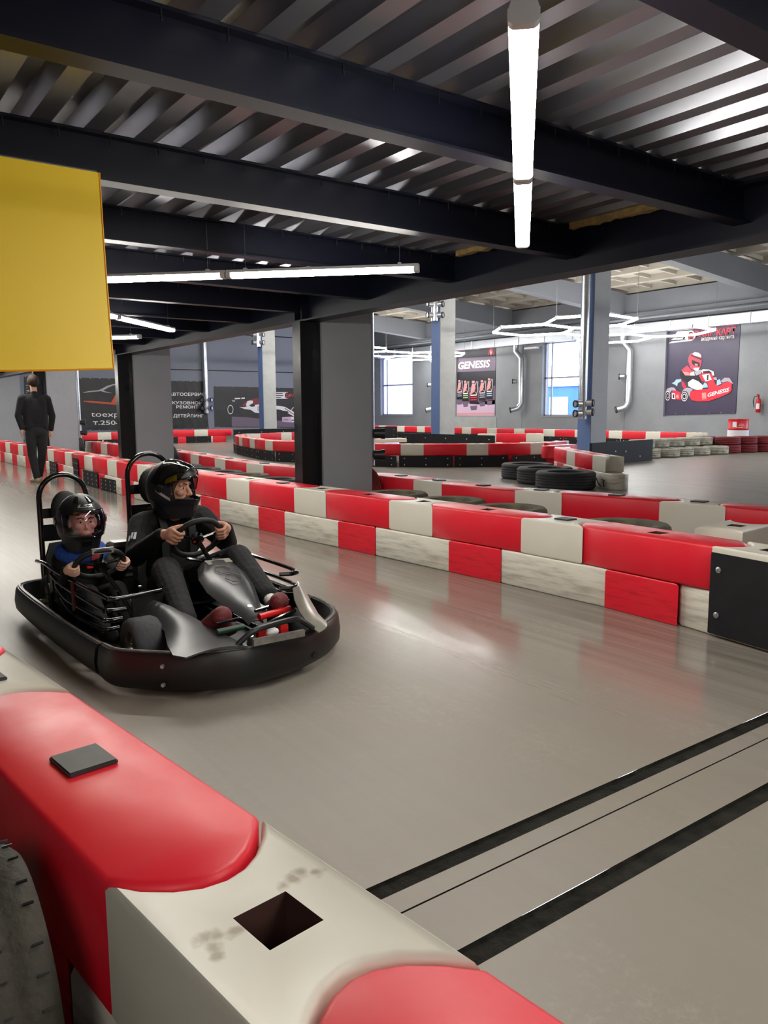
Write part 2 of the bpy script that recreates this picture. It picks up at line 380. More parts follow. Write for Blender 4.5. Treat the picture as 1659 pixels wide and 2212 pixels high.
for yy in (30.3, 24.9, 19.4, 13.1):
    s = MB(); s.b2((X_WALL-.004, yy, .2), (X_WALL, yy+.02, 4.0)); build(s, 'wall_seam', MT['roof_beam'], wall_right)
lb = MB(); lb.b2((X_WALL-.02, 26.5, .1), (X_WALL, 29.5, .86)); build(lb, 'wall_infill_panel', MT['column_light'], wall_right)

film = bpy.data.materials.new('milky_window_film'); film.use_nodes = True
nt = film.node_tree; n = nt.nodes; n.remove(n['Principled BSDF'])
tr = n.new('ShaderNodeBsdfTranslucent'); tr.inputs[0].default_value = lin((222, 224, 250))
tp = n.new('ShaderNodeBsdfTransparent'); tp.inputs[0].default_value = lin((214, 220, 250))
mxs = n.new('ShaderNodeMixShader'); mxs.inputs[0].default_value = .35
nt.links.new(tr.outputs[0], mxs.inputs[1]); nt.links.new(tp.outputs[0], mxs.inputs[2]); nt.links.new(mxs.outputs[0], n['Material Output'].inputs['Surface'])
MT['film'] = film
wi = 0
for k, a, b in OPEN:
    if k != 'w': continue
    wi += 1
    win = struct(thing('window_%d' % wi, None, None, (X_WALL+.2, (a+b)/2, ZS)))
    f = MB(); x0, x1 = X_WALL+.17, X_WALL+.23
    f.b2((x0, a, ZS), (x1, a+.07, ZH)); f.b2((x0, b-.07, ZS), (x1, b, ZH))
    f.b2((x0, a, ZS), (x1, b, ZS+.06)); f.b2((x0, a, ZH-.06), (x1, b, ZH)); f.b2((x0, a, 2.52), (x1, b, 2.59))
    f.b2((x0, b-.42, ZS), (x1, b-.36, ZH))
    build(f, 'window_frame', MT['frame'], win)
    for z0, z1 in ((ZS+.06, 2.52), (2.59, ZH-.06)):
        g = MB(); g.b2((X_WALL+.195, a+.07, z0), (X_WALL+.205, b-.07, z1)); build(g, 'pane', MT['film'] if wi == 1 else MT['glass'], win)
    s = MB(); s.b2((X_WALL-.03, a-.04, ZS-.04), (X_WALL+.17, b+.04, ZS)); build(s, 'window_sill', MT['column_light'], win)

# far wall behind the dark banners, and the walls behind the camera
b = MB(); b.b2((XL-.3, Y_WALL, 0), (X_WALL+.4, Y_WALL+.4, 6.6)); wall_far = struct(build(b, 'wall_far', MT['wall_dark']))
for z in (3.18, 5.0):
    s = MB(); s.b2((XL, Y_WALL-.006, z), (X_WALL, Y_WALL, z+.05)); build(s, 'wall_seam', MT['navy'], wall_far)
b = MB(); b.b2((XL-.3, YB, 0), (XL, Y_WALL, 6.6)); struct(build(b, 'wall_left', MT['wall_dark']))
b = MB(); b.b2((XL, YB-.3, 0), (X_WALL+.4, YB, 6.6)); struct(build(b, 'wall_near', MT['wall']))

# roof of the hall: ribbed slabs on sloping beams
def ztop(x): return 5.95 - (x-16.3)*.0495 if x > 16.3 else 5.95
def zbot(x): return 5.45 - (x-16.3)*.0842 if x > 16.3 else 5.45
b = MB(); b.b2((XL-.3, YB-.3, 6.28), (16.3, Y_WALL+.4, 6.5)); b.b2((16.3, YB-.3, 6.28), (X_WALL+.4, Y_WALL+.4, 6.5))
ceiling = struct(build(b, 'ceiling', MT['slab']))
sl = math.atan(.0495)
pm = MB(); L = 5.93
pm.b2((0, 0, .2), (1.5, L, .26)); pm.b2((0, 0, 0), (.1, L, .2)); pm.b2((1.4, 0, 0), (1.5, L, .2))
for i in range(7): pm.b2((.1, L*i/6-.04 if 0 < i else 0, .08), (1.4, L*i/6+.05, .2))
pme = pm.mesh('slab_panel', MT['slab'], bevel=0)
for yc in YC[1:]:
    if yc > 34: continue
    for i in range(9):
        x = 13.3 + 1.5*i
        if x > 25.6: continue
        o = put('slab_panel', pme, ceiling, (x, yc+.0, ztop(max(x, 16.3))+.002))
        if x > 16: o.rotation_euler = (0, sl, 0)
for yc in YC[1:]:
    bm_ = MB(); x0, xm, x1 = 4.4, 16.3, X_WALL
    poly = [(x0, 5.3), (xm, 5.45), (x1, zbot(x1)), (x1, ztop(x1)), (xm, ztop(xm)), (x0, 5.95)]
    bm_.rings([[Vector((x, yc+.02, z)) for x, z in poly], [Vector((x, yc+.42, z)) for x, z in poly]])
    struct(build(bm_, 'roof_beam', MT['roof_beam'], ceiling))
eb = MB(); eb.b2((25.1, YB, 4.72), (25.55, Y_WALL, 5.45)); eb.b2((25.0, YB, 4.62), (25.62, Y_WALL, 4.74)); eb.b2((25.55, YB, 4.45), (25.8, Y_WALL, 5.6))
struct(build(eb, 'edge_beam', MT['roof_beam'], ceiling))
pb = MB(); pb.tube([(24.9, YB, 4.52), (24.9, Y_WALL-.1, 4.52)], .05); build(pb, 'service_pipe', MT['roof_beam'], ceiling)

# concrete columns
def column(x0, x1, y0, y1, z1, m, name='concrete_column'):
    c = MB(); c.b2((x0, y0, 0), (x1, y1, z1)); o = build(c, name, m, loc=((x0+x1)/2, (y0+y1)/2, 0), bevel=.012); return o
for yc, lab in ((YC[2], 'broad grey concrete column with the red tyre at its foot'), (YC[3], 'grey concrete column rising behind the driver\'s roll hoop'),
                (YC[4], 'grey concrete column right of the walking man'), (YC[5], 'grey concrete column left of the walking man')):
    o = column(4.38, 5.03, yc, yc+.42, 5.28, MT['column']); tag(o, lab, 'column', 'columns along the mezzanine edge'); o['kind'] = 'thing'
for yc, lab in ((YC[3], 'grey hall column carrying the long zinc duct by the clear window'), (YC[4], 'bare concrete hall column between frosted window and lubricant banner'),
                (YC[5], 'bare concrete hall column in line behind the broad grey column'), (YC[6], 'bare concrete hall column before the racing car banner')):
    o = column(16.0, 16.63, yc, yc+.42, 5.43, MT['column_light'] if yc > 15 else MT['column']); tag(o, lab, 'column', 'free columns of the open hall'); o['kind'] = 'thing'
    q = MB(); q.b2((15.992, yc+.004, .05), (16.0, yc+.416, 5.2)); build(q, 'blue_face_sheet', MT['blue_side'], o)  # thin blue sheet over the whole -x face

# mezzanine: steel posts, edge girder, cross beams, trapezoid deck
def ibeam(mb, p0, p1, h, w, tf=.012, tw=.009):
    """I-section along x or y, top at z of p0"""
    (ax, ay, az), (bx, by, bz) = p0, p1
    if abs(bx-ax) > abs(by-ay):
        mb.b2((ax, ay-w/2, az-tf), (bx, ay+w/2, az)); mb.b2((ax, ay-w/2, az-h), (bx, ay+w/2, az-h+tf)); mb.b2((ax, ay-tw/2, az-h+tf), (bx, ay+tw/2, az-tf))
    else:
        mb.b2((ax-w/2, ay, az-tf), (ax+w/2, by, az)); mb.b2((ax-w/2, ay, az-h), (ax+w/2, by, az-h+tf)); mb.b2((ax-tw/2, ay, az-h+tf), (ax+tw/2, by, az-tf))
ZD = 2.45
ORD = 'first second third fourth fifth sixth seventh eighth ninth tenth eleventh twelfth thirteenth fourteenth fifteenth sixteenth seventeenth eighteenth nineteenth twentieth twenty-first twenty-second twenty-third twenty-fourth twenty-fifth twenty-sixth twenty-seventh twenty-eighth twenty-ninth thirtieth'.split()
for yc, wh in ((YC[2], 'next to the broad grey column'), (YC[3], 'next to the column behind the driver'), (YC[4], 'right beside the walking man'), (YC[5], 'left of the walking man')):
    p = MB(); y0 = yc
    p.b2((4.13, y0, 0), (4.142, y0+.16, 2.15)); p.b2((4.358, y0, 0), (4.37, y0+.16, 2.15)); p.b2((4.142, y0+.07, 0), (4.358, y0+.08, 2.15))
    p.b2((4.09, y0-.03, 0), (4.375, y0+.19, .015))
    o = build(p, 'steel_post', MT['post'], loc=(4.25, y0+.08, 0)); tag(o, 'black steel I-section post '+wh, 'post', 'steel posts along the mezzanine edge')
g = MB(); ibeam(g, (X_POST, YB, ZD), (X_POST, Y_WALL, ZD), .3, .2, .016, .012)
girder = build(g, 'edge_girder', MT['navy'], loc=(X_POST, 15, 2.15)); tag(girder, 'long dark navy steel girder along the mezzanine edge', 'girder')
for yc in YC[1:7]:
    s = MB()
    for dy in (.01, .15): s.b2((X_POST-.095, yc+dy, 2.166), (X_POST+.095, yc+dy+.01, 2.434))
    build(s, 'stiffener_plate', MT['navy'], girder)
fo = MB()
for k in range(2):
    xs = [4.13, 4.16]; ys0, ys1 = ((2.56, 3.58), (3.76, 4.7))[k]
    rows = []
    for i in range(26):
        y = ys0+(ys1-ys0)*i/25; q = random.uniform(.0, .018)
        rows.append([(4.12-q*.5, y, 2.425-q), (4.12-q*.5, y, 2.452), (4.17, y, 2.452), (4.17, y, 2.425-q)])
    fo.rings(rows)
build(fo, 'foam_seal', MT['foam'], girder)
beams = []
YBM = [1.26 + 1.2*k for k in range(-5, 30)]
for i, yb in enumerate(YBM):
    m = MB(); ibeam(m, (XL, yb, ZD), (X_POST-.006, yb, ZD), .2, .1, .011, .008)
    o = build(m, 'cross_beam', MT['navy'], loc=(0, yb, ZD-.2))
    k_ = i-7
    lab = 'dark navy cross beam the yellow banner hangs from' if k_ == 0 else 'dark navy cross beam, %s %s the one bearing the yellow banner' % (ORD[abs(k_)-1], 'beyond' if k_ > 0 else 'before')
    tag(o, lab, 'beam', 'cross beams under the mezzanine deck'); beams.append(o)
    if 1 < yb < 8:
        st = MB(); x = -1.0
        while x < 4.1:
            st.cyl((x, yb-.046, ZD-.05), (x, yb-.046, ZD-.012), .0035, n=6)
            st.cyl((x+.1, yb+.25, ZD-.035), (x+.1, yb+.25, ZD+.002), .003, n=5); x += .216
        s = build(st, 'deck_screw_tips', MT['grille'], o); s['kind'] = 'stuff'
d = MB(); pr = []; x = XL; P = .216
while x < 4.17:
    pr += [(x, 0), (x+.085, 0), (x+.115, .07), (x+.186, .07)]; x += P
pr.append((x, 0))
d.rings([[Vector((a, YB, ZD+.001+h)) for a, h in pr], [Vector((a, Y_WALL, ZD+.001+h)) for a, h in pr]], cap=False, closed=False)
deck = struct(build(d, 'ceiling_deck', MT['deck'], angle=10))
tb = MB(); tb.b2((XL, YB, ZD+.075), (4.36, Y_WALL, ZD+.16)); struct(build(tb, 'mezzanine_floor_slab', MT['column_light']))

# outside, seen through the glazing
og = MB(); og.b2((26.3, -30, -.3), (70, 70, -.05)); tag(build(og, 'outside_ground', MT['asphalt']), kind='structure')
sh = thing('outside_shed', 'blue clad shed with a pale door seen through the clear window', 'building', (36, 30.5, 0))
m = MB(); m.b2((35, 28.6, -.05), (40, 36, 2.5)); build(m, 'shed_body', MT['blue_house'], sh)
m = MB(); m.b2((34.96, 30.2, 0), (35, 31.6, 1.9)); build(m, 'shed_door', MT['p_white'], sh)
m = MB(); m.b2((34.9, 28.5, 2.5), (40.2, 36.1, 2.62)); build(m, 'shed_roof', MT['p_white'], sh)
# ================================================================== LAMPS
def linear_lamp(p0, p1, label, group, n=2, z=2.1):
    """a straight run of n end-to-end LED lamps; each lamp is its own thing"""
    p0, p1 = Vector((*p0, z)), Vector((*p1, z)); d = (p1-p0); Lt = d.length; d.normalize(); s = Vector((-d.y, d.x, 0)); up = Vector((0, 0, 1))
    L = Lt/n
    for i in range(n):
        a = p0+d*(L*i+.005); b = p0+d*(L*(i+1)-.005); c = (a+b)/2
        t = thing('linear_led_lamp', label % ('first', 'second')[i], 'lamp', tuple(c), group)
        sec = lambda p, w, h0, h1: [p+s*w+up*h0, p-s*w+up*h0, p-s*w*.8+up*h1, p+s*w*.8+up*h1]
        m = MB(); m.rings([sec(a, .034, .012, .03), sec(b, .034, .012, .03)]); build(m, 'housing', MT['lamp'], t)
        m = MB()
        prof = lambda p: [p+s*a_+up*h_ for a_, h_ in ((.034, .012), (.034, -.006), (.031, -.013), (.022, -.018), (-.022, -.018), (-.031, -.013), (-.034, -.006), (-.034, .012))]
        m.rings([prof(a+d*.03), prof(b-d*.03)]); build(m, 'diffuser', MT['led'], t, angle=60)
        for e, q in ((a, a+d*.03), (b-d*.03, b)):
            m = MB(); m.rings([[k+(k-(e))*.04 for k in prof(e)], [k+(k-q)*.04 for k in prof(q)]]); build(m, 'end_cap', MT['lamp'], t)
        for q in (a+d*.12, b-d*.12):
            m = MB(); m.cyl(q+up*.03, (q.x, q.y, ZD+.001), .0018, n=5); build(m, 'hanging_wire', MT['wire'], t)
            m = MB(); m.box(q+up*.036, (.02, .03, .012), rz=math.atan2(d.y, d.x)); build(m, 'clip', MT['lamp'], t)
ZG = 'linear lamps in a zigzag under the mezzanine'
linear_lamp((1.32, 1.29), (3.09, 3.0), '%s of two linear lamps in the run crossing below the open corrugated deck', ZG)
linear_lamp((3.09, 3.86), (1.35, 5.62), '%s of two linear lamps from the girder towards the yellow banner', ZG)
linear_lamp((1.46, 6.5), (3.23, 8.27), '%s of two linear lamps slanting down to the right beyond the yellow banner', ZG)
linear_lamp((3.2, 9.2), (1.46, 10.95), '%s linear lamp in the level run just beyond the slanting pair', ZG)
LEG = ['over the second column', 'just past the second column', 'before the third column', 'over the walking man', 'past the walking man', 'nearest the far wall', 'added for light behind the photographer', 'added for light behind the near barrier', 'added for light at the near wall']
# zigzag goes on over the track ahead; legs behind the camera added for light
for k, (p, q) in enumerate([((1.46, 11.9), (3.2, 13.6)), ((3.2, 14.5), (1.46, 16.3)), ((1.46, 17.2), (3.2, 18.9)), ((3.2, 19.8), (1.46, 21.6)),
                            ((1.46, 22.5), (3.2, 24.2)), ((3.2, 25.2), (1.46, 27)), ((3.05, -1.5), (1.3, .3)), ((-.6, -.4), (-2.4, -2.2)), ((1.3, -4.2), (3.0, -2.4))]):
    linear_lamp(p, q, '%s linear lamp of zigzag leg '+LEG[k], ZG)

# honeycomb of LED tubes hung in the hall
K = 1.4
e1, e2, e3 = Vector((1.15, .16, 0))*K, Vector((.70, .96, 0))*K, Vector((.35, -.92, 0))*K
def honeycomb(N1, z, label, group):
    t = thing('honeycomb_lamp', label, 'lamp', (N1.x, N1.y, z), group)
    N2 = N1+e2; N3 = N2+e1; N4 = N3+e2; N5 = N4+e1; N6 = N5+e2; N0 = N1-e1
    M1 = N3+e3; M2 = M1+e1; M3 = M2+e2
    P2 = N2-e3; P1 = P2-e1; P0 = P1-e2; P3 = P2+e2; P4 = P3+e1; P5 = P4+e2; P6 = N6-e3
    Q1 = P1-e3; Q0 = Q1+e2; Q2 = Q0+e1
    segs = [(N0, N1), (N1, N2), (N2, N3), (N3, N4), (N4, N5), (N5, N6), (N3, M1), (M1, M2), (M2, M3), (M3, N5), (N6, P6), (N2, P2), (N4, P4), (N0, P0),
            (P0, P1), (P1, P2), (P2, P3), (P3, P4), (P4, P5), (P5, P6), (P1, Q1), (Q1, Q0), (Q0, Q2), (Q2, P3)]
    up = Vector((0, 0, 1))
    for a, b in segs:
        d = (b-a).normalized(); a2, b2 = a+d*.05+up*z, b-d*.05+up*z
        m = MB(); m.cyl(a2, b2, .035, n=8); o = build(m, 'led_tube', MT['led_hall'], t)
    for a in (N0, N1, N2, N3, N4, N5, N6, M1, M2, M3, P0, P1, P2, P3, P4, P5, P6, Q0, Q1, Q2):
        m = MB(); m.cyl(a+up*(z-.04), a+up*(z+.05), .04, n=8); build(m, 'joint', MT['lamp'], t)
    for a in (N1, M2, P0, Q0, P6):
        m = MB(); m.cyl(a+up*(z+.05), (a.x, a.y, ztop(a.x)+.21), .006, n=5); build(m, 'hanging_wire', MT['wire'], t)
HG = 'honeycomb lamps of the open hall'
honeycomb(Vector((13.42, 9.87, 0))*K, 3.7, 'honeycomb of white LED tubes hung behind the pipe-bearing hall column', HG)
honeycomb(Vector((13.42, 9.87, 0))*K+Vector((.3, 12.2, 0)), 3.7, 'honeycomb of white LED tubes hung over the frosted window end of the hall', HG)
honeycomb(Vector((13.42, 9.87, 0))*K+Vector((-.3, -11.3, 0)), 3.7, 'added honeycomb of white LED tubes, out of view right of the painted tyres', HG)  # extra lamp outside the frame, added to brighten the hall

for off, lab in (((-10.5, -.8), 'added honeycomb of white LED tubes, unseen high over the hairpin, above the girder line'), ((-9.5, 10.5), 'added honeycomb of white LED tubes, unseen high before the dark banners, above the girder line')):
    honeycomb(Vector((13.42, 9.87, 0))*K+Vector((*off, 0)), 4.75, lab, HG)  # both screened by the girder, added to light hall floor and column sides

# ================================================================== VENTILATION
def nozzle(mb0, mb1, p, d, r=.06, L=.13):
    """collar on mb0, black ring on mb1"""
    p, d = Vector(p), Vector(d).normalized()
    mb0.cyl(p, p+d*L, r, n=14); u, w = frame_of(d)
    q = p+d*L
    out = [[q+(u*math.cos(a)+w*math.sin(a))*rr+d*h for a in (2*math.pi*k/16 for k in range(16))] for rr, h in ((r*1.12, -.03), (r*1.12, .012), (r*.78, .012), (r*.74, -.02), (.001, -.02))]
    mb1.rings(out, cap=False)
def duct(name, pts, r, nozzles, label, group, loc, seam=.22, foil=None):
    t = thing(name, label, 'air duct', loc, group)
    m = MB(); m.tube(pts, r, n=16); build(m, 'duct_pipe', MT['zinc'], t)
    # rolled seams
    P = [Vector(p) for p in pts]
    for a, b in zip(P, P[1:]):
        L = (b-a).length
        if L < .5: continue
        d = (b-a)/L; k = 1
        while k*seam < L:
            q = a+d*(k*seam); mm = MB(); mm.cyl(q-d*.004, q+d*.004, r*1.03, n=16); build(mm, 'seam_ring', MT['lamp'], t); k += 1
    for p, d, rr in nozzles:
        a, b = MB(), MB(); nozzle(a, b, p, d, rr, rr*2); o = build(a, 'nozzle', MT['nozzle'] if rr < .08 else MT['zinc'], t); build(b, 'nozzle_ring', MT['nozzle'], o)
DG = 'air ducts along the mezzanine columns'
for yc, lab in ((YC[2], 'thin zinc air duct with two black nozzles beside the red upright tyre'),
                (YC[4], 'thin zinc air duct with two black nozzles on the column beside the walking man')):
    x, y = 5.085, yc+.12
    duct('air_duct', [(x, y, 4.0), (x, y, .62)], .05, [((x+.03, y-.03, z), (.8, -.55, 0), .055) for z in (.98, .74)], lab, DG, (x, y, .62))
yc = YC[3]
x, y = 15.82, yc+.12
duct('air_duct', [(15.98, y, 4.75), (x, y, 4.6), (x, y, .98)], .1, [((x+.06, y-.07, z), (.45, -.9, 0), .085) for z in (1.38, 1.15)]+[((x-.08, y, z), (-1, .2, 0), .085) for z in (1.36, 1.12)],
     'long zinc air duct with four nozzles running down the hall column by the clear window', 'air ducts of the open hall', (x, y, .98))
for yc, lab in ((YC[4], 'short zinc air manifold with four nozzles high on the hall column by the lubricant banner'), (YC[6]-.01, 'short zinc air manifold with four nozzles high above the racing car banner')):
    x, y = 15.86, yc+.1
    duct('air_manifold', [(15.98, y, 4.85), (x, y, 4.75), (x, y, 3.95)], .11, [((x+.07, y-.08, z), (.45, -.9, 0), .085) for z in (4.45, 4.12)]+[((x-.1, y, z), (-1, .2, 0), .085) for z in (4.45, 4.12)], lab, 'air ducts of the open hall', (x, y, 3.95))
# main duct along the wall with drops
md = thing('wall_duct', 'long rectangular zinc duct running along the wall under the roof', 'air duct', (25.4, 15, 4.0))
y = YB+.2; k = 0
while y < Y_WALL-1:
    m = MB(); m.b2((25.28, y, 4.02), (25.74, y+1.48, 4.36)); build(m, 'duct_section', MT['zinc'], md)
    m = MB(); m.b2((25.26, y+1.475, 4.0), (25.76, y+1.505, 4.38)); build(m, 'duct_flange', MT['lamp'], md)
    y += 1.5
for yy, lab in ((31.0, 'zinc drop duct on the wall beside the frosted window'), (25.05, 'zinc drop duct with a kinked top between lubricant banner and clear window'), (19.35, 'zinc drop duct on the wall beside the cartoon kart banner')):
    pts = [(25.5, yy, 4.05), (25.5, yy, 3.75), (25.55, yy-.28, 3.45), (25.58, yy-.28, 1.5), (25.5, yy-.2, 1.28), (25.32, yy-.05, 1.2)]
    duct('air_duct', pts, .12, [((25.5, yy-.1, 2.45), (-.6, .8, 0), .1), ((25.4, yy-.12, 1.23), (-.75, .6, -.2), .12)], lab, 'air ducts of the open hall', (25.55, yy, 1.2))
duct('air_duct', [(15.9, 36.74, 5.4), (15.9, 36.74, 1.1)], .14, [((15.98, 36.66, z), (.5, -.86, 0), .11) for z in (1.75, 1.35)]+[((15.8, 36.66, z), (-.8, -.5, 0), .11) for z in (1.75, 1.35)],
     'long zinc air duct on the far wall between the dark banners', 'air ducts of the open hall', (15.9, 36.65, 1.05))
# small sensor under the duct
sn = thing('wall_light', 'small white strip fitting on the wall left of the clear window', 'fitting', (25.7, 24.1, 3.85))
m = MB(); m.b2((25.55, 23.9, 3.82), (25.75, 24.6, 3.9)); build(m, 'body', MT['p_white'], sn); m = MB(); m.b2((25.75, 24.1, 3.84), (25.8, 24.4, 3.88)); build(m, 'bracket', MT['lamp'], sn)
# ================================================================== BARRIER BLOCKS
BD, BH = .30, .50
def plan(long_, n=9):
    """outline of the long (round-ended) or the short (hollow-ended) half of a block, counter-clockwise, front at y=0"""
    if long_: cx, bulge = .445, .115
    else: cx, bulge = .265, -.118
    pts = []
    def arc(sgn):
        out = []
        for i in range(n):
            t = -1+2*i/(n-1); y = BD/2*(1+t); x = cx + bulge*(1-t*t)
            out.append((sgn*x, y))
        return out
    r = arc(1); l = arc(-1)
    return r + l[::-1]
def inset(poly, d):
    out = []; n = len(poly)
    for i in range(n):
        p0, p, p1 = Vector(poly[i-1]), Vector(poly[i]), Vector(poly[(i+1) % n])
        a, b = (p-p0).normalized(), (p1-p).normalized(); na, nb = Vector((-a.y, a.x)), Vector((-b.y, b.x))
        m = (na+nb); k = m.length; m = m/k if k > 1e-6 else na
        c = max(.5, m.dot(na)); out.append(tuple(p+m*(d/c)))
    return out
def half(bm, poly, z0, z1, bev, hole_top, mi_hole=1):
    lv = [(z0, bev), (z0+bev*.35, bev*.35), (z0+bev, 0), (z1-bev, 0), (z1-bev*.35, bev*.35), (z1, bev)]
    loops = [[bm.verts.new((x, y, z)) for x, y in inset(poly, d)] for z, d in lv]; n = len(poly)
    for a, b in zip(loops, loops[1:]):
        for i in range(n): bm.faces.new((a[i], a[(i+1) % n], b[(i+1) % n], b[i]))
    bm.faces.new(loops[0][::-1])
    if not hole_top: bm.faces.new(loops[-1]); return
    h = .048; c = BD/2; sq = [(-h, c-h), (h, c-h), (h, c+h), (-h, c+h)]
    hv = [bm.verts.new((x, y, z1)) for x, y in sq]; hb = [bm.verts.new((x, y, z1-.19)) for x, y in sq]
    es = [bm.edges.get((loops[-1][i], loops[-1][(i+1) % n])) for i in range(n)] + [bm.edges.new((hv[i], hv[(i+1) % 4])) for i in range(4)]
    bmesh.ops.triangle_fill(bm, use_beauty=True, edges=es, normal=(0, 0, 1))
    for i in range(4):
        f = bm.faces.new((hv[(i+1) % 4], hv[i], hb[i], hb[(i+1) % 4])); f.material_index = mi_hole
    f = bm.faces.new(hb); f.material_index = mi_hole
def block_mesh(name, upper_long, m, hole=True):
    bm = bmesh.new()
    half(bm, plan(not upper_long), 0, .247, .012, False); half(bm, plan(upper_long), .25, BH, .014, hole)
    bmesh.ops.recalc_face_normals(bm, faces=bm.faces)
    me = bpy.data.meshes.new(name); bm.to_mesh(me); bm.free(); me.materials.append(m); me.materials.append(MT['hole'])
    me.shade_smooth(); me.set_sharp_from_angle(angle=R(40)); return me
BLK = {'red': block_mesh('red_barrier_block', True, MT['red']), 'white': block_mesh('white_barrier_block', False, MT['white'])}
cp = MB(); cp.box((0, BD/2, BH+.004), (.115, .105, .012)); CAP = cp.mesh('cap_plate', MT['cap'], bevel=.003)
bo = MB(); bo.lathe([(.0, .006), (.008, .006), (.014, .002), (.014, 0)], 12, Matrix.Rotation(R(90), 4, 'X')); BOLT = bo.mesh('bolt', MT['bolt'])
def block(kind, loc, rz, label, group, cap=False, z=0):
    o = put(kind+'_barrier_block', BLK[kind], None, (loc[0], loc[1], z), rz); tag(o, label, 'barrier block', group)
    if cap: put('cap_plate', CAP, o)
    return o
def walk(poly):
    P = [Vector((x, y, 0)) for x, y in poly]; S = [0]
    for a, b in zip(P, P[1:]): S.append(S[-1]+(b-a).length)
    def at(s):
        s = max(0, min(S[-1]-1e-6, s))
        for i in range(len(P)-1):
            if s <= S[i+1]:
                d = (P[i+1]-P[i]); return P[i]+d*((s-S[i])/(S[i+1]-S[i])), d.normalized()
    return at, S[-1]
HP = .715
def row(poly, s0, first, labels, group, rev=False, caps=lambda i, k: False, smax=None, skirt=None, skip=()):
    """blocks along the front line 'poly' (depth to its left); s0 = centre of the first one"""
    at, L = walk(poly); s = s0; k = first; i = 0; made = {'red': [], 'white': []}
    while s < (smax or L)-.2:
        a = at(s-.3)[0]; b = at(s+.3)[0]; d = b-a; rz = math.atan2(d.y, d.x); p = (a+b)/2
        if i not in skip: made[k].append(block(k, p, rz, '', group, caps(i, k)))
        s += HP; k = 'white' if k == 'red' else 'red'; i += 1
    for c, lst in made.items():
        for j, o in enumerate(lst[::-1] if rev else lst): o['label'] = '%s %s barrier block %s' % (ORD[j], c, labels)
    if skirt:
        s = s0; sk = []
        while s < (smax or L)-.4:
            a = at(s-.6)[0]; b = at(s+.6)[0]; d = b-a; L2 = 1.17; rz = math.atan2(d.y, d.x); p = at(s)[0]
            skirt_panel(p, rz, L2, ORD[len(sk)]+' '+skirt[0], skirt[1]); sk.append(1); s += 1.2
def skirt_panel(p, rz, L, label, group, h=.245, bolts=((-.4, .05), (-.4, .19), (0, .05), (0, .19), (.4, .05), (.4, .19)), z0=.004):
    t = thing('rubber_skirt_panel', label, 'rubber panel', (p[0], p[1], 0), group, (0, 0, rz))
    key = ('skirt', round(L, 2), round(h, 2))
    if key not in CACHE:
        m = MB(); m.box((0, -.013, z0+h/2), (L, .01, h)); CACHE[key] = m.mesh('rubber_sheet', MT['rubber'])
    put('rubber_sheet', CACHE[key], t)
    for bx, bz in bolts: put('bolt', BOLT, t, (bx*L, -.018, bz+z0))
    return t
CACHE = {}

# --- near edge of the track, beside the photographer (front edge along the track, x ~ 0.6)
NG = 'blocks of the barrier beside the photographer'
th = math.atan2(-(2.71-.71), (.44-.66))+math.pi       # direction of the front edge, depth towards -x
def near_pt(y): return (.70-.119*(y-.57), y)
rzn = math.atan2(1, -.119)
labs = [('red', .265, 'red barrier block with an open hole at the near end, before the holed white block', False),
        ('white', .98, 'white barrier block with a scuffed square hole next to the grooves in the floor', False),
        ('red', 1.695, 'red barrier block with a black square cap beside the big worn tyre', True),
        ('white', 2.41, 'white barrier block beside the go-kart, past the black-capped red one', True),
        ('red', 3.125, 'red barrier block beyond the go-kart side of the white near block', True),
        ('white', 3.84, 'white barrier block alongside the go-kart rear, outside the track', True)]
for k, y, lab, cap in labs:
    x, _ = near_pt(y)
    block(k, (x, y), rzn, lab, NG, cap)
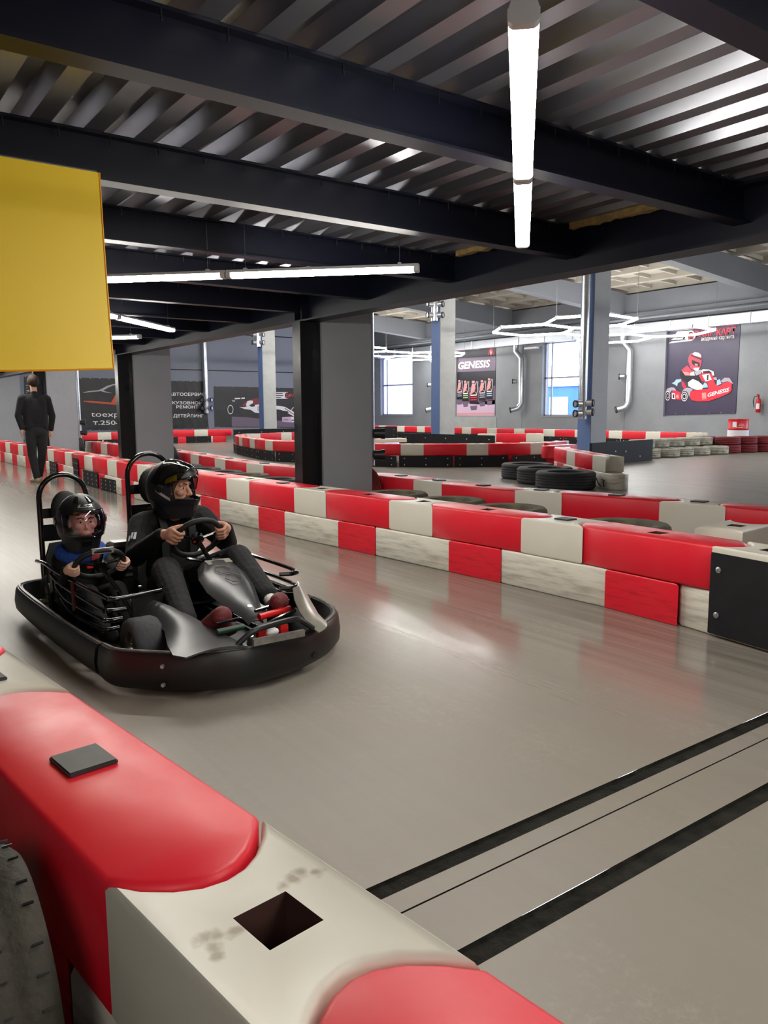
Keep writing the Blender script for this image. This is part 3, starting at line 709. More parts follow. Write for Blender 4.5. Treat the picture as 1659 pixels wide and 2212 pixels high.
# burn-like stains round the hole of the holed white block are in its own material copy
o = [q for q in COL.objects if q.name.startswith('white_barrier_block') and abs(q.location.y-.98) < .01][0]
me = o.data.copy(); o.data = me
STAINS = [(.022, .215, 60, 48), (.03, .236, 60, 44), (.038, .252, 52, 44), (.012, .252, 50, 60), (-.008, .258, 56, 70), (.062, .098, 60, 70), (.068, .075, 56, 60), (.072, .052, 48, 48), (.058, .038, 60, 60)]
def stained():
    m = MT['white'].copy(); m.name = 'white_plastic_stained'; nt = m.node_tree; n = nt.nodes; l = nt.links; b = n['Principled BSDF']
    old = b.inputs['Base Color'].links[0].from_socket; tc = n.new('ShaderNodeTexCoord'); fac = None
    nz = n.new('ShaderNodeTexNoise'); nz.inputs['Scale'].default_value = 34; nz.inputs['Detail'].default_value = 8
    l.new(tc.outputs['Object'], nz.inputs['Vector'])
    for (cx, cy, sx, sy) in STAINS:
        mp = n.new('ShaderNodeMapping'); mp.vector_type = 'TEXTURE'; mp.inputs['Location'].default_value = (cx, cy, .5); mp.inputs['Scale'].default_value = (1/sx, 1/sy, .1)
        l.new(tc.outputs['Object'], mp.inputs[0]); ln = n.new('ShaderNodeVectorMath'); ln.operation = 'LENGTH'; l.new(mp.outputs[0], ln.inputs[0])
        ad = n.new('ShaderNodeMath'); ad.operation = 'ADD'; l.new(ln.outputs['Value'], ad.inputs[0])
        m3 = n.new('ShaderNodeMath'); m3.operation = 'MULTIPLY_ADD'; m3.inputs[1].default_value = 2.2; m3.inputs[2].default_value = -1.1; l.new(nz.outputs['Fac'], m3.inputs[0]); l.new(m3.outputs[0], ad.inputs[1])
        mr = n.new('ShaderNodeMapRange'); mr.inputs[1].default_value = 1.0; mr.inputs[2].default_value = .2; mr.inputs[4].default_value = .55; l.new(ad.outputs[0], mr.inputs[0])
        if fac is None: fac = mr.outputs[0]
        else:
            mxm = n.new('ShaderNodeMath'); mxm.operation = 'MAXIMUM'; l.new(fac, mxm.inputs[0]); l.new(mr.outputs[0], mxm.inputs[1]); fac = mxm.outputs[0]
    mx = n.new('ShaderNodeMix'); mx.data_type = 'RGBA'; mx.inputs['B'].default_value = lin((120, 92, 44)); l.new(old, mx.inputs['A']); l.new(fac, mx.inputs['Factor'])
    l.new(mx.outputs['Result'], b.inputs['Base Color']); return m
me.materials[0] = stained()

# --- far edge of the kart's track (front faces -x, line runs towards -y)
R1 = [(3.81, 23.5), (3.81, 21), (3.81, 19), (3.8, 17.1), (3.77, 15.3), (3.70, 13), (3.66, 11.7), (3.70, 8.1), (3.76, 6.5), (3.85, 5.3), (3.89, 4.6), (3.94, 3.9), (3.96, 3.1), (3.93, 2.35), (3.88, 1.9), (3.8, 1.2)]
at1, L1 = walk(R1)
# arc length where y = 2.82 (centre of the last full red block)
s_ref = next(s for s in np.arange(0, L1, .005) if at1(s)[0].y <= 2.82)
n_back = int(s_ref/HP); s0 = s_ref-n_back*HP
row(R1, s0, 'red' if n_back % 2 == 0 else 'white', 'from the black-plated end of the kart track far edge', 'far edge of the kart track', rev=True,
    caps=lambda i, k: (k == 'white' and (n_back-i) in (1, )) or (k == 'red' and (n_back-i) == 6), smax=s_ref+.3)
EG = 'end of the far track edge'
b0 = block('white', (3.905, 2.105), math.atan2(-1, -.14), 'white barrier block faced with a bolted black plate at the row end', EG, False)
pl = thing('black_face_plate', 'black plate with big zinc bolts fixed on the white end block', 'rubber panel', (3.895, 2.105, 0), None, (0, 0, math.atan2(-1, -.14)))
m = MB(); m.box((.12, -.014, .245), (.72, .012, .45)); put('plate', m.mesh('plate', MT['rubber'], bevel=.003), pl)
bb = MB(); bb.lathe([(0, .008), (.006, .009), (.012, .006), (.017, .004), (.017, 0)], 16, Matrix.Rotation(R(90), 4, 'X')); BB = bb.mesh('big_bolt', MT['bolt'])
for bx, bz in ((-.185, .38), (-.185, .13), (.4, .38), (.4, .13)): put('bolt', BB, pl, (bx, -.02, bz))
block('red', (3.80, 1.39), math.atan2(-1, -.12), 'red barrier block beyond the black-plated end block', EG, True)
block('white', (4.76, 2.53), math.atan2(.12, 1), 'cream barrier block turned across, linking the two barrier rows', EG, False)
# rubber patches low on the row by the walking man
for p, rz, L, h, lab in (((3.70, 13.35), R(-91), .9, .25, 'low black rubber patch with bolts on the far track edge past the child hoop'), ((3.675, 12.3), R(-89), .75, .2, 'sloping black rubber patch with bolts nearest the kart hoop'),
                      ((3.735, 14.35), R(-92), .34, .42, 'tall narrow black rubber patch with bolts beside red block'), ((3.79, 16.2), R(-93), .7, .26, 'black rubber patch with bolts right of the walking man'), ((3.92, 18.3), R(-94), .5, .26, 'black rubber patch left of the walking man')):
    skirt_panel(p, rz, L, lab, 'rubber patches on the far track edge', h, bolts=[(a, b*h) for a in (-.42, -.14, .14, .42) for b in (.2, .5, .8)])

# --- second row, behind the columns
R2a = [(5.25, 7.9), (5.23, 7.2), (5.2, 6.6), (5.15, 5.9), (5.17, 5.28), (5.34, 4.83), (5.5, 4.0), (5.62, 3.3), (5.68, 2.4), (5.7, 1)]
row(R2a, .85, 'red', 'of the second row, counted from the red tyre', 'second row right of the column', rev=False, caps=lambda i, k: True)
R2b = [(5.5, 20.4), (5.45, 18.8), (5.40, 16.8), (5.4, 14.5), (5.32, 13.1), (5.2, 12.2), (5.06, 11), (4.98, 10.2), (5.0, 9.2), (5.1, 8.75)]
row(R2b, .5, 'white', 'of the second row, counted back from the broad column', 'second row left of the column', rev=True, caps=lambda i, k: i % 2 == 0)

# --- hairpin island in the hall (front line, running from the far side round the nose and to the right)
H3 = [(14.2, 23.4), (12.9, 22.95), (11.9, 22.5), (11.1, 22.25)]
row([(11.0, 22.5), (12.0, 22.7), (13.2, 23.1), (15.0, 23.9)], .35, 'white', 'on the far side of the hairpin, from its nose', 'far side of the hairpin', rev=False)
R3 = [(10.7, 22.5), (10.2, 21.6), (9.85, 20.7), (9.55, 19.6), (9.3, 18.5), (9.12, 17.5), (9.1, 16.8), (9.3, 16.1), (9.6, 15), (9.9, 14.1), (10.4, 13.4), (11.05, 12.82), (12.1, 12.12), (12.9, 11.85), (13.6, 11.9), (14.3, 12.3)]
row(R3, .45, 'red', 'above the hairpin skirt, from the nose onwards', 'track face of the hairpin island', rev=False,
    skirt=('black rubber skirt along the hairpin foot, from its nose', 'skirts of the hairpin island'), smax=14.6)

# --- right-hand island with the broken white end block
R4 = [(11.95, 10.62), (11.5, 10.25), (11.22, 9.85), (10.85, 9.28), (10.45, 8.68), (10.02, 7.95), (9.9, 7.7)]
row(R4, .35, 'white', 'behind the truck tyres, from the cracked end', 'island wall by the truck tyres', rev=True)
row([(12.2, 10.75), (12.7, 10.85), (13.4, 10.9)], .3, 'red', 'between island nose and black panel', 'inner island wall', rev=False)
pan = thing('black_wall_panel', 'long black panel with pale bolts left of the white tyre stack', 'rubber panel', (15.0, 11.3, 0), None, (0, 0, math.atan2(.3, 2.4)))
m = MB(); m.box((0, 0, .25), (2.7, .05, .5)); put('sheet', m.mesh('sheet', MT['rubber'], bevel=.006), pan)
for bx, bz in ((-.35, .28), (.1, .26), (.75, .12), (-.9, .14)): put('bolt', BB, pan, (bx, -.026, bz))
# cracks in the foot of the end block
oo = min((q for q in COL.objects if q.name.startswith('white_barrier_block')), key=lambda q: (q.location-Vector((10.15, 8.0, 0))).length)
ck = MB(); ck.tube([(-.1, -.002, .15), (.0, -.002, .07), (.1, -.002, .03)], .011, 6); ck.tube([(.14, -.002, .14), (.26, -.002, .13), (.2, -.002, .09), (.25, -.002, .03)], .012, 6)
put('crack', ck.mesh('crack', MT['rubber']), oo)

# --- row along the right wall
R5 = [(21.3, 30.5), (21.3, 26), (21.4, 22), (21.5, 18), (21.55, 12.75)]
row(R5, .4, 'red', 'before the windowed wall, from the frosted window end', 'row before the windowed wall', rev=False,
    skirt=('black rubber skirt of the row before the windows', 'skirts of the window row'))
# --- row before the dark banners
R6 = [(7.0, 27.5), (8.9, 27.7), (11.3, 28.9), (13.4, 28.6)]
row(R6, .5, 'red', 'in front of the dark banners, from the car outline', 'row before the dark banners', rev=False,
    skirt=('black rubber skirt before the dark banners', 'skirts before the dark banners'))
for p, q, lab in (((13.3, 28.2), (17.5, 27.9), 'black bolted wall panel behind the hairpin nose'), ((15.0, 19.6), (15.6, 16.1), 'black bolted wall panel in front of the bare hall column'), ((17.6, 27.9), (20.8, 27.6), 'black bolted wall panel at the foot of the racing car banner')):
    c = ((p[0]+q[0])/2, (p[1]+q[1])/2, 0); L = math.hypot(q[0]-p[0], q[1]-p[1]); rz = math.atan2(q[1]-p[1], q[0]-p[0])
    pan = thing('black_wall_panel', lab, 'rubber panel', c, None, (0, 0, rz)); m = MB(); m.box((0, 0, .25), (L, .05, .5)); put('sheet', m.mesh('sheet', MT['rubber']), pan)
    for i in range(5):
        for bz in (.12, .38): put('bolt', BB, pan, (L*(i/4-.5)*.9, -.026, bz))
# low white plank and a small red and white kerb piece by the bare column
pk = thing('white_plank', 'white plank lying before the black skirt near the duct nozzles', 'plank', (11.8, 16.2, 0), None, (0, 0, R(-28)))
m = MB(); m.box((0, 0, .46), (1.15, .25, .09)); put('board', m.mesh('board', MT['white'], bevel=.01), pk)
for dx in (-.45, .45):
    m = MB(); m.box((dx, 0, .21), (.08, .2, .42)); put('trestle', m.mesh('trestle', MT['rubber']), pk)
row([(16.2, 17.6), (17.0, 17.0), (17.9, 16.3)], .4, 'white', 'at the foot of the bare hall column', 'kerb at the bare column', rev=False)

# ================================================================== TYRES
def tyre_mesh(name, ro, w, ri, m, grooves=3):
    b = MB(); h = w/2; e = w*.16
    prof = [(ri, -h*.55), (ri*1.04, -h*.92), (ri+(ro-ri)*.55, -h), (ro-e*.7, -h*.96), (ro-e*.12, -h*.78)]
    for i in range(grooves):
        z = -h*.6+1.2*h*(i+.5)/grooves; q = h*.07
        prof += [(ro, z-q*2.2), (ro-.007, z-q), (ro-.007, z+q), (ro, z+q*2.2)]
    prof += [(ro-e*.12, h*.78), (ro-e*.7, h*.96), (ro*.5+ri*.5+(ro-ri)*.05, h), (ri*1.04, h*.92), (ri, h*.55)]
    prof.append(prof[0]); b.lathe(prof, 36)
    return b.mesh(name, m, angle=50)
TY = {'black': tyre_mesh('car_tyre', .32, .2, .19, MT['tyre']), 'dust': tyre_mesh('car_tyre', .33, .21, .2, MT['tyre_dust']), 'white': tyre_mesh('car_tyre', .33, .22, .19, MT['tyre_white']),
      'red': tyre_mesh('car_tyre', .33, .22, .19, MT['tyre_red']), 'truck': tyre_mesh('truck_tyre', .47, .27, .28, MT['tyre'], 4)}
def tyre(kind, loc, label, group=None, rot=(0, 0, 0)):
    o = put('truck_tyre' if kind == 'truck' else 'car_tyre', TY[kind], None, loc); o.rotation_euler = rot; return tag(o, label, 'tyre', group)
tyre('truck', (10.45, 9.93, .136), 'black truck tyre lying rearmost of the three by the island wall')
tyre('truck', (9.98, 9.08, .136), 'black truck tyre lying between two others by the island wall')
tyre('truck', (9.58, 8.28, .136), 'black truck tyre lying against the cracked white end block')
tg = 'tyres between the two barrier rows'
for i, (y, x, k) in enumerate([(3.55, 4.72, 'dust'), (4.75, 4.74, 'dust'), (5.5, 4.74, 'dust'), (6.3, 4.7, 'dust'), (8.55, 4.55, 'black'), (9.3, 4.5, 'dust'), (10.05, 4.5, 'black'), (10.8, 4.5, 'black'), (11.6, 4.55, 'black')]):
    for j in range(2):
        tyre(k, (x+.02*j, y-.015*j, .105+.211*j), 'dusty tyre between the rows, %s from the cream block, %s of its pair' % (ORD[i], ('lower', 'upper')[j]) if k == 'dust' else 'black tyre between the rows, %s past the broad column, %s of its pair' % (ORD[i-4], ('lower', 'upper')[j]), tg if k == 'dust' else 'black tyres left of the column')
TY['red_thin'] = tyre_mesh('car_tyre', .3, .15, .17, MT['tyre_red'])
tyre('red_thin', (5.115, 7.43, .302), 'red painted tyre standing upright against the broad grey column', None, (0, R(90), 0))
tyre('black', (5.18, 13.75, .322), 'black tyre standing on edge behind the second grey column', None, (0, R(90), 0))
tyre('black', (5.2, 19.8, .322), 'black tyre standing on edge behind the column by the walking man', None, (0, R(90), 0))
# big worn tyre at the photographer's side of the near barrier
wt = tyre_mesh('worn_tyre', .255, .22, .15, MT['tyre_worn'], 3)
o = put('worn_tyre', wt, None, (.13, 1.36, .257)); o.rotation_euler = (R(0), R(90), 0); tag(o, 'big worn grey tyre standing behind the near red block', 'tyre')
tr_ = MB()
for k in range(30):
    a = 2*math.pi*k/30+random.uniform(-.04, .04)
    for s_, w_ in ((-.085, .02), (.085, .016), (.03, .012)):
        M_ = Matrix.Rotation(a+s_*.6, 4, 'Z') @ Matrix.Translation((.2535, 0, s_)); tr_.box((0, 0, 0), (.004, .0035, w_)); tr_.v[-8:] = [tuple(M_ @ Vector(v)) for v in tr_.v[-8:]]
put('tread_sipes', tr_.mesh('tread_sipes', MT['grille']), o)['kind'] = 'stuff'
# painted tyre stacks at the far bend
wg, rg = 'white painted tyres of the low stack', 'red painted tyres of the stack'
for i, (x, y) in enumerate([(17.05, 12.1), (17.72, 12.0), (18.42, 12.05), (19.1, 12.0), (19.85, 11.92)]): tyre('white', (x, y, .11), '%s white tyre of the bottom layer from the black panel' % ORD[i], wg)
for i, (x, y) in enumerate([(17.3, 12.45), (18.0, 12.5), (18.75, 12.55), (19.4, 12.5), (20.1, 12.55)]): tyre('white', (x, y, .332), '%s white tyre of the top layer from the black panel' % ORD[i], wg+' top')
for i, (x, y) in enumerate([(20.6, 12.0), (21.28, 11.9), (21.97, 11.75), (20.62, 12.68)]): tyre('red', (x, y, .11), '%s red tyre of the bottom layer from the white tyres' % ORD[i], rg)
for i, (x, y) in enumerate([(20.65, 12.05), (21.35, 11.95), (22.0, 11.8), (20.6, 12.75)]): tyre('red', (x, y, .332), '%s red tyre of the top layer from the white tyres' % ORD[i], rg+' top')

# drum and extinguisher
dr = thing('oil_drum', 'red oil drum with a white label and white base behind the red tyres', 'drum', (22.9, 13.05, 0))
m = MB(); M_ = Matrix.Translation((22.9, 13.05, 0)); m.lathe([(.0, .0), (.29, 0), (.29, .3), (.297, .31), (.29, .32), (.29, .6), (.297, .61), (.29, .62), (.29, .87), (.3, .88), (.3, .9), (.285, .9), (.28, .88), (0, .88)], 28, M_); build(m, 'drum_body', MT['drum_red'], dr)
m = MB(); m.lathe([(.30, 0), (.302, .0), (.302, .57), (.3, .57)], 28, M_); build(m, 'white_band', MT['p_white'], dr)
m = MB(); a0 = math.atan2(-13.05, -22.9)
for (da, z0, z1, dw) in ((.35, .66, .82, .2), (-.32, .74, .75, .22), (-.3, .7, .71, .3), (-.1, .65, .66, .35)):
    rows = [[(22.9+.3*math.cos(a0-da+dw*k), 13.05+.3*math.sin(a0-da+dw*k), z) for k in (-1, -.5, 0, .5, 1)] for z in (z0, z1)]; m.sheet(rows, .006)
build(m, 'drum_label', MT['p_white'], dr)
ex = thing('fire_extinguisher', 'red fire extinguisher hanging on the wall right of the kart banner', 'extinguisher', (25.62, 13.95, 1.1))
M_ = Matrix.Translation((25.64, 13.95, 1.08)); m = MB(); m.lathe([(0, 0), (.07, 0), (.08, .02), (.08, .38), (.06, .45), (.025, .48), (.025, .52), (0, .52)], 20, M_); build(m, 'cylinder', MT['ext_red'], ex)
m = MB(); m.box((25.62, 13.95, 1.63), (.1, .03, .06)); m.box((25.58, 13.95, 1.67), (.14, .025, .02)); build(m, 'valve', MT['ext_red'], ex)
m = MB(); m.tube([(25.6, 13.98, 1.62), (25.56, 14.06, 1.6), (25.56, 14.09, 1.45), (25.58, 14.06, 1.25)], .015, 8); build(m, 'hose', MT['nozzle'], ex)
m = MB(); m.b2((25.7, 13.9, 1.35), (25.8, 14.0, 1.39)); build(m, 'bracket', MT['lamp'], ex)
m = MB(); m.sheet([[(25.64+.083*math.cos(a), 13.95+.083*math.sin(a), z) for a in (R(160), R(185), R(210), R(235))] for z in (1.2, 1.38)], .004); build(m, 'label_sticker', MT['p_white'], ex)
# ================================================================== BANNERS
CAMP = Vector((0, 0, 1.25))
def ray(px, py):
    return _r*((px-829.5)/F_PX) + _d*((py-1106)/F_PX) + _f
def on(axis, val, px, py):
    d = ray(px, py); t = (val-CAMP[axis])/d[axis]; return CAMP+d*t
class Sheet:
    """a hung banner: prints are thin cut-outs lying on it"""
    def __init__(s, name, label, axis, val, corners, m, crop, group=None, wr=.004):
        s.axis, s.val, s.crop = axis, val, crop          # crop = (x0, y0, scale)
        P = [s.pt(*c) for c in corners]                  # bl, br, tr, tl
        s.out = Vector((-1, 0, 0)) if axis == 0 else Vector((0, -1, 0))
        s.root = thing(name, label, 'banner', tuple(P[0]), group)
        rows = []
        for j in range(13):
            v = j/12; a = P[0].lerp(P[3], v); b = P[1].lerp(P[2], v)
            rows.append([a.lerp(b, i/20) + s.out*(wr*math.sin(i*1.9+j*1.1)+wr*.6*math.sin(i*.7-j*2.3)) for i in range(21)])
        mb = MB(); mb.sheet(rows, .004); build(mb, 'banner_cloth', m, s.root, angle=70)
        for i in range(7):
            for q in (P[3].lerp(P[2], (i+.15)/6.3), P[0].lerp(P[1], (i+.15)/6.3)):
                e = MB(); up = Vector((0, 0, 1)); q2 = q.lerp((P[0]+P[2])/2, .02)
                e.cyl(q2+s.out*.006, q2+s.out*.012, .014, n=8); build(e, 'eyelet', MT['bolt'], s.root)
    def pt(s, x, y, layer=0):
        if s.crop: x, y = s.crop[0]+x/s.crop[2], s.crop[1]+y/s.crop[2]
        p = on(s.axis, s.val, x, y)
        return p + (s.out*(.010+.003*layer) if layer else Vector((0, 0, 0)))
    def poly(s, name, pts, m, layer=1):
        A = [s.pt(x, y, layer) for x, y in pts]; B = [p-s.out*.002 for p in A]
        mb = MB(); mb.rings([A, B]); return build(mb, name, MT[m], s.root)
    def oval(s, name, cx, cy, rx, ry, m, layer=1, n=20, rot=0):
        return s.poly(name, [(cx+rx*math.cos(a)*math.cos(rot)-ry*math.sin(a)*math.sin(rot), cy+rx*math.cos(a)*math.sin(rot)+ry*math.sin(a)*math.cos(rot)) for a in (2*math.pi*k/n for k in range(n))], m, layer)
    def ring(s, name, cx, cy, rx, ry, w, m, layer=1, n=22):
        mb = MB(); A = []
        f = lambda k, l: [s.pt(cx+(rx-k)*math.cos(a), cy+(ry-k*ry/rx)*math.sin(a), l) for a in (2*math.pi*q/n for q in range(n))]
        o, i = f(0, layer), f(w, layer); o2 = [p-s.out*.002 for p in o]; i2 = [p-s.out*.002 for p in i]
        mb.rings([i2, i, o, o2, i2], cap=False); return build(mb, name, MT[m], s.root)
    def line(s, name, pts, w, m, layer=1):
        L, Rr = [], []
        for i, p in enumerate(pts):
            a = Vector(pts[max(i-1, 0)]); b = Vector(pts[min(i+1, len(pts)-1)]); d = (b-a).normalized(); n_ = Vector((-d.y, d.x))
            ww = w[i] if isinstance(w, (list, tuple)) else w
            L.append(tuple(Vector(p)+n_*ww/2)); Rr.append(tuple(Vector(p)-n_*ww/2))
        return s.poly(name, L+Rr[::-1], m, layer)
    def text(s, txt, p0, p1, ptop, m, layer=2, shear=0, bold=0, cap=None, name='lettering'):
        c = bpy.data.curves.new('txt', 'FONT'); c.body = txt; c.size = 1; c.shear = shear; c.offset = bold; c.resolution_u = 3
        to = bpy.data.objects.new('txt', c); COL.objects.link(to); bpy.context.view_layer.update()
        me = bpy.data.meshes.new_from_object(to.evaluated_get(bpy.context.evaluated_depsgraph_get())); bpy.data.objects.remove(to); bpy.data.curves.remove(c)
        V = np.empty(len(me.vertices)*3); me.vertices.foreach_get('co', V); V = V.reshape(-1, 3)
        x0, x1 = V[:, 0].min(), V[:, 0].max(); h = cap or V[:, 1].max()
        A, B, T_ = s.pt(*p0, layer), s.pt(*p1, layer), s.pt(*ptop, layer); O = wloc(s.root)
        for i, v in enumerate(me.vertices):
            v.co = A+(B-A)*((V[i, 0]-x0)/(x1-x0))+(T_-A)*(V[i, 1]/h)-O
        me.materials.clear(); me.materials.append(MT[m]); me.update()
        return put(name, me, s.root)
XB = X_WALL-.03
BG = 'banners on the windowed wall'
# kart academy banner
s = Sheet('printed_banner', 'dark violet banner with a cartoon red kart and lettering', 0, X_WALL+.1, [(205, 1450), (1212, 1425), (1280, 165), (245, 210)], MT['banner_navy'], (1400, 670, 6.405), BG)
for nm, pts, m, ly in [
    ('speed_stripe', [(285, 460), (330, 430), (560, 412), (640, 330), (600, 425)], 'p_white', 1), ('speed_stripe', [(320, 415), (350, 390), (520, 372), (500, 405)], 'p_white', 1),
    ('speed_stripe', [(380, 330), (410, 295), (610, 283), (640, 320), (560, 330)], 'p_white', 1), ('speed_stripe', [(480, 400), (520, 340), (560, 330), (560, 415)], 'p_white', 1),
    ('kart_rear_pod', [(330, 1130), (380, 1108), (455, 1140), (455, 1240), (325, 1225)], 'p_red', 2), ('race_number_plate', [(330, 1148), (375, 1150), (380, 1232), (335, 1228)], 'p_white', 3),
    ('rear_guard', [(245, 1130), (270, 1085), (320, 1068), (365, 1072), (395, 1112), (330, 1112), (300, 1150), (280, 1110), (255, 1150)], 'p_grey', 3),
    ('front_guard', [(465, 1140), (500, 1090), (550, 1072), (600, 1080), (625, 1105), (590, 1130), (575, 1200), (545, 1130), (500, 1115)], 'p_grey', 4),
    ('seat_back', [(460, 980), (500, 1000), (540, 1080), (500, 1085), (470, 1040)], 'p_red', 1),
    ('engine_print', [(328, 1012), (370, 990), (390, 960), (460, 952), (462, 985), (415, 1010), (405, 1055), (375, 1030)], 'p_cyan', 2),
    ('overall', [(440, 850), (500, 810), (640, 850), (720, 900), (740, 1000), (700, 1060), (560, 1010), (480, 960), (445, 915)], 'p_dark', 1),
    ('trousers', [(555, 1000), (620, 952), (700, 985), (760, 1040), (750, 1112), (640, 1095), (560, 1050)], 'p_white', 2),
    ('sleeve', [(465, 830), (500, 800), (545, 765), (600, 830), (640, 850), (600, 908), (515, 905)], 'p_coral', 2), ('sleeve_light', [(480, 850), (560, 860), (600, 900), (520, 900)], 'p_rose', 3),
    ('cuff', [(585, 868), (640, 845), (650, 905), (590, 905)], 'p_white', 4), ('glove', [(645, 850), (735, 822), (738, 880), (665, 905)], 'p_grey', 5),
    ('helmet_print', [(592, 605), (640, 595), (742, 640), (745, 720), (722, 800), (690, 845), (630, 830), (590, 800), (558, 700), (565, 650)], 'p_coral', 3),
    ('helmet_crown', [(618, 600), (650, 580), (700, 588), (738, 620), (742, 655), (690, 640), (640, 625)], 'p_white', 4), ('helmet_stripe', [(598, 615), (640, 632), (740, 668), (738, 690), (650, 655), (596, 632)], 'p_dark', 5),
    ('visor_print', [(608, 685), (720, 728), (722, 782), (640, 765), (612, 740)], 'p_dark', 5), ('visor_glint', [(650, 740), (695, 745), (690, 768), (655, 762)], 'p_rose', 6), ('chin_print', [(630, 800), (715, 795), (700, 840), (650, 835)], 'p_white', 5),
    ('wheel_print', [(735, 840), (760, 818), (840, 820), (910, 850), (918, 905), (895, 905), (880, 865), (800, 845), (760, 880)], 'p_white', 3), ('wheel_hub', [(760, 845), (850, 835), (890, 870), (820, 875), (765, 870)], 'p_dark', 4),
    ('nose_cone', [(708, 905), (755, 872), (880, 872), (905, 920), (930, 1010), (962, 1062), (842, 1090), (830, 1005), (745, 975)], 'p_red', 5), ('race_number_plate', [(752, 896), (850, 880), (888, 962), (800, 986)], 'p_white', 6),
    ('wing', [(585, 1200), (590, 1135), (640, 1108), (850, 1085), (1050, 1010), (1120, 988), (1165, 1010), (1162, 1110), (1120, 1152), (1000, 1206), (850, 1258), (700, 1262), (610, 1248)], 'p_red', 6),
    ('boot', [(758, 1075), (765, 1035), (790, 998), (822, 1020), (835, 1068)], 'p_cyan', 6), ('boot', [(952, 1050), (960, 970), (998, 953), (1025, 1035)], 'p_cyan', 6), ('boot', [(905, 960), (910, 930), (950, 925), (958, 970)], 'p_grey', 5),
    ('right_guard', [(1005, 985), (1060, 935), (1130, 938), (1185, 1022), (1160, 1015), (1110, 985), (1040, 1000)], 'p_grey', 5),
    ('wing_mark', [(750, 1145), (810, 1140), (812, 1215), (752, 1222)], 'p_rose', 7), ('wing_mark_base', [(752, 1228), (813, 1221), (813, 1230), (752, 1236)], 'p_rose', 7)]:
    s.poly(nm, pts, m, ly)
s.ring('roundel', 595, 352, 58, 72, 18, 'p_white', 2); s.oval('roundel_fill', 595, 352, 42, 54, 'banner_navy' if False else 'p_dark', 2)
for cx, cy, rx, ry in ((275, 1185, 33, 66), (505, 1195, 44, 66)):
    s.oval('tyre_print', cx, cy, rx, ry, 'p_white', 3); s.ring('tyre_line', cx, cy, rx*.82, ry*.82, 10, 'p_dark', 4); s.oval('rim_print', cx, cy, rx*.4, ry*.4, 'p_dark', 4)
s.oval('pod_mark', 410, 1195, 20, 28, 'p_rose', 3)
s.text('Д', (562, 392), (628, 386), (562, 318), 'p_red', 4, bold=.02)
s.text('РАЙВ КАРТ', (655, 378), (1225, 325), (650, 292), 'p_red', 3, shear=.12, bold=.03, cap=.73)
s.text('академия картинга', (738, 425), (1196, 388), (736, 382), 'p_white', 3, bold=.012, cap=.56)
s.text('1', (818, 968), (850, 962), (812, 898), 'p_dark', 7, shear=.1, bold=.03); s.text('1', (345, 1215), (366, 1215), (345, 1165), 'p_dark', 4, bold=.03)
s.text('GENESIS', (832, 1200), (1135, 1120), (828, 1150), 'p_white', 8, shear=.3, bold=.03)
# lubricant banner
s = Sheet('printed_banner', 'plum banner with five oil bottles and white lettering', 0, X_WALL+.1, [(222, 1036), (668, 1030), (680, 262), (222, 285)], MT['banner_plum'], (940, 700, 5.184), BG)
s.poly('print_band', [(222, 290), (680, 268), (678, 360), (222, 385)], 'p_dark', 1); s.poly('print_band', [(222, 540), (676, 520), (674, 690), (222, 720)], 'p_dark', 1)
s.poly('print_glow', [(222, 780), (673, 770), (672, 900), (222, 900)], 'banner_plum', 1); s.poly('print_floor', [(222, 900), (671, 850), (669, 1028), (222, 1034)], 'banner_lilac', 1)
s.poly('print_floor_edge', [(222, 998), (669, 990), (669, 1012), (222, 1020)], 'p_rose', 2)
s.text('GENESIS', (262, 505), (622, 478), (258, 428), 'p_white', 3, shear=.2, bold=.035)
s.line('flame_mark', [(602, 345), (612, 300), (628, 268), (646, 298), (656, 342)], 9, 'p_red', 3); s.poly('flame_core', [(628, 285), (642, 325), (628, 352), (614, 325)], 'p_rose', 3)
s.poly('corner_mark', [(240, 296), (285, 292), (285, 312), (240, 316)], 'p_red', 3)
for cx, by, h, w, accent in ((278, 850, 225, 66, 'p_grey'), (345, 872, 240, 74, 'p_green'), (612, 850, 245, 76, 'p_cyan'), (532, 866, 240, 80, 'p_grey'), (436, 902, 270, 96, 'p_red')):
    q = w/96; t = by-h
    P = lambda a, b: (cx+a*q, t+b*h/270)
    s.poly('bottle_body', [P(-48, 262), P(-46, 150), P(-30, 85), P(-20, 40), P(-20, 5), P(12, 2), P(14, 40), P(30, 10), P(48, 0), P(48, 120), P(42, 180), P(46, 262)], 'p_dark', 4)
    s.poly('bottle_shoulder', [P(-28, 80), P(-18, 36), P(12, 36), P(20, 90), P(2, 130), P(-40, 160)], 'p_rose', 5)
    s.line('bottle_handle', [P(14, 60), P(30, 14), P(46, 10), P(44, 110), P(30, 160)], 9*q, 'p_grey', 5)
    s.line('bottle_edge', [P(-44, 150), P(0, 110), P(34, 150)], 7*q, 'p_rose', 6); s.poly('bottle_cap', [P(-20, 30), P(-20, 4), P(10, 2), P(12, 28)], 'p_rose', 6)
    for k in range(3): s.poly('bottle_label', [P(-36, 160+k*26), P(34, 156+k*26), P(34, 168+k*26), P(-36, 172+k*26)], accent if k else 'p_white', 6)
    s.poly('bottle_reflection', [P(-44, 285), P(40, 280), P(30, 330), P(-30, 335)], 'banner_plum', 2)
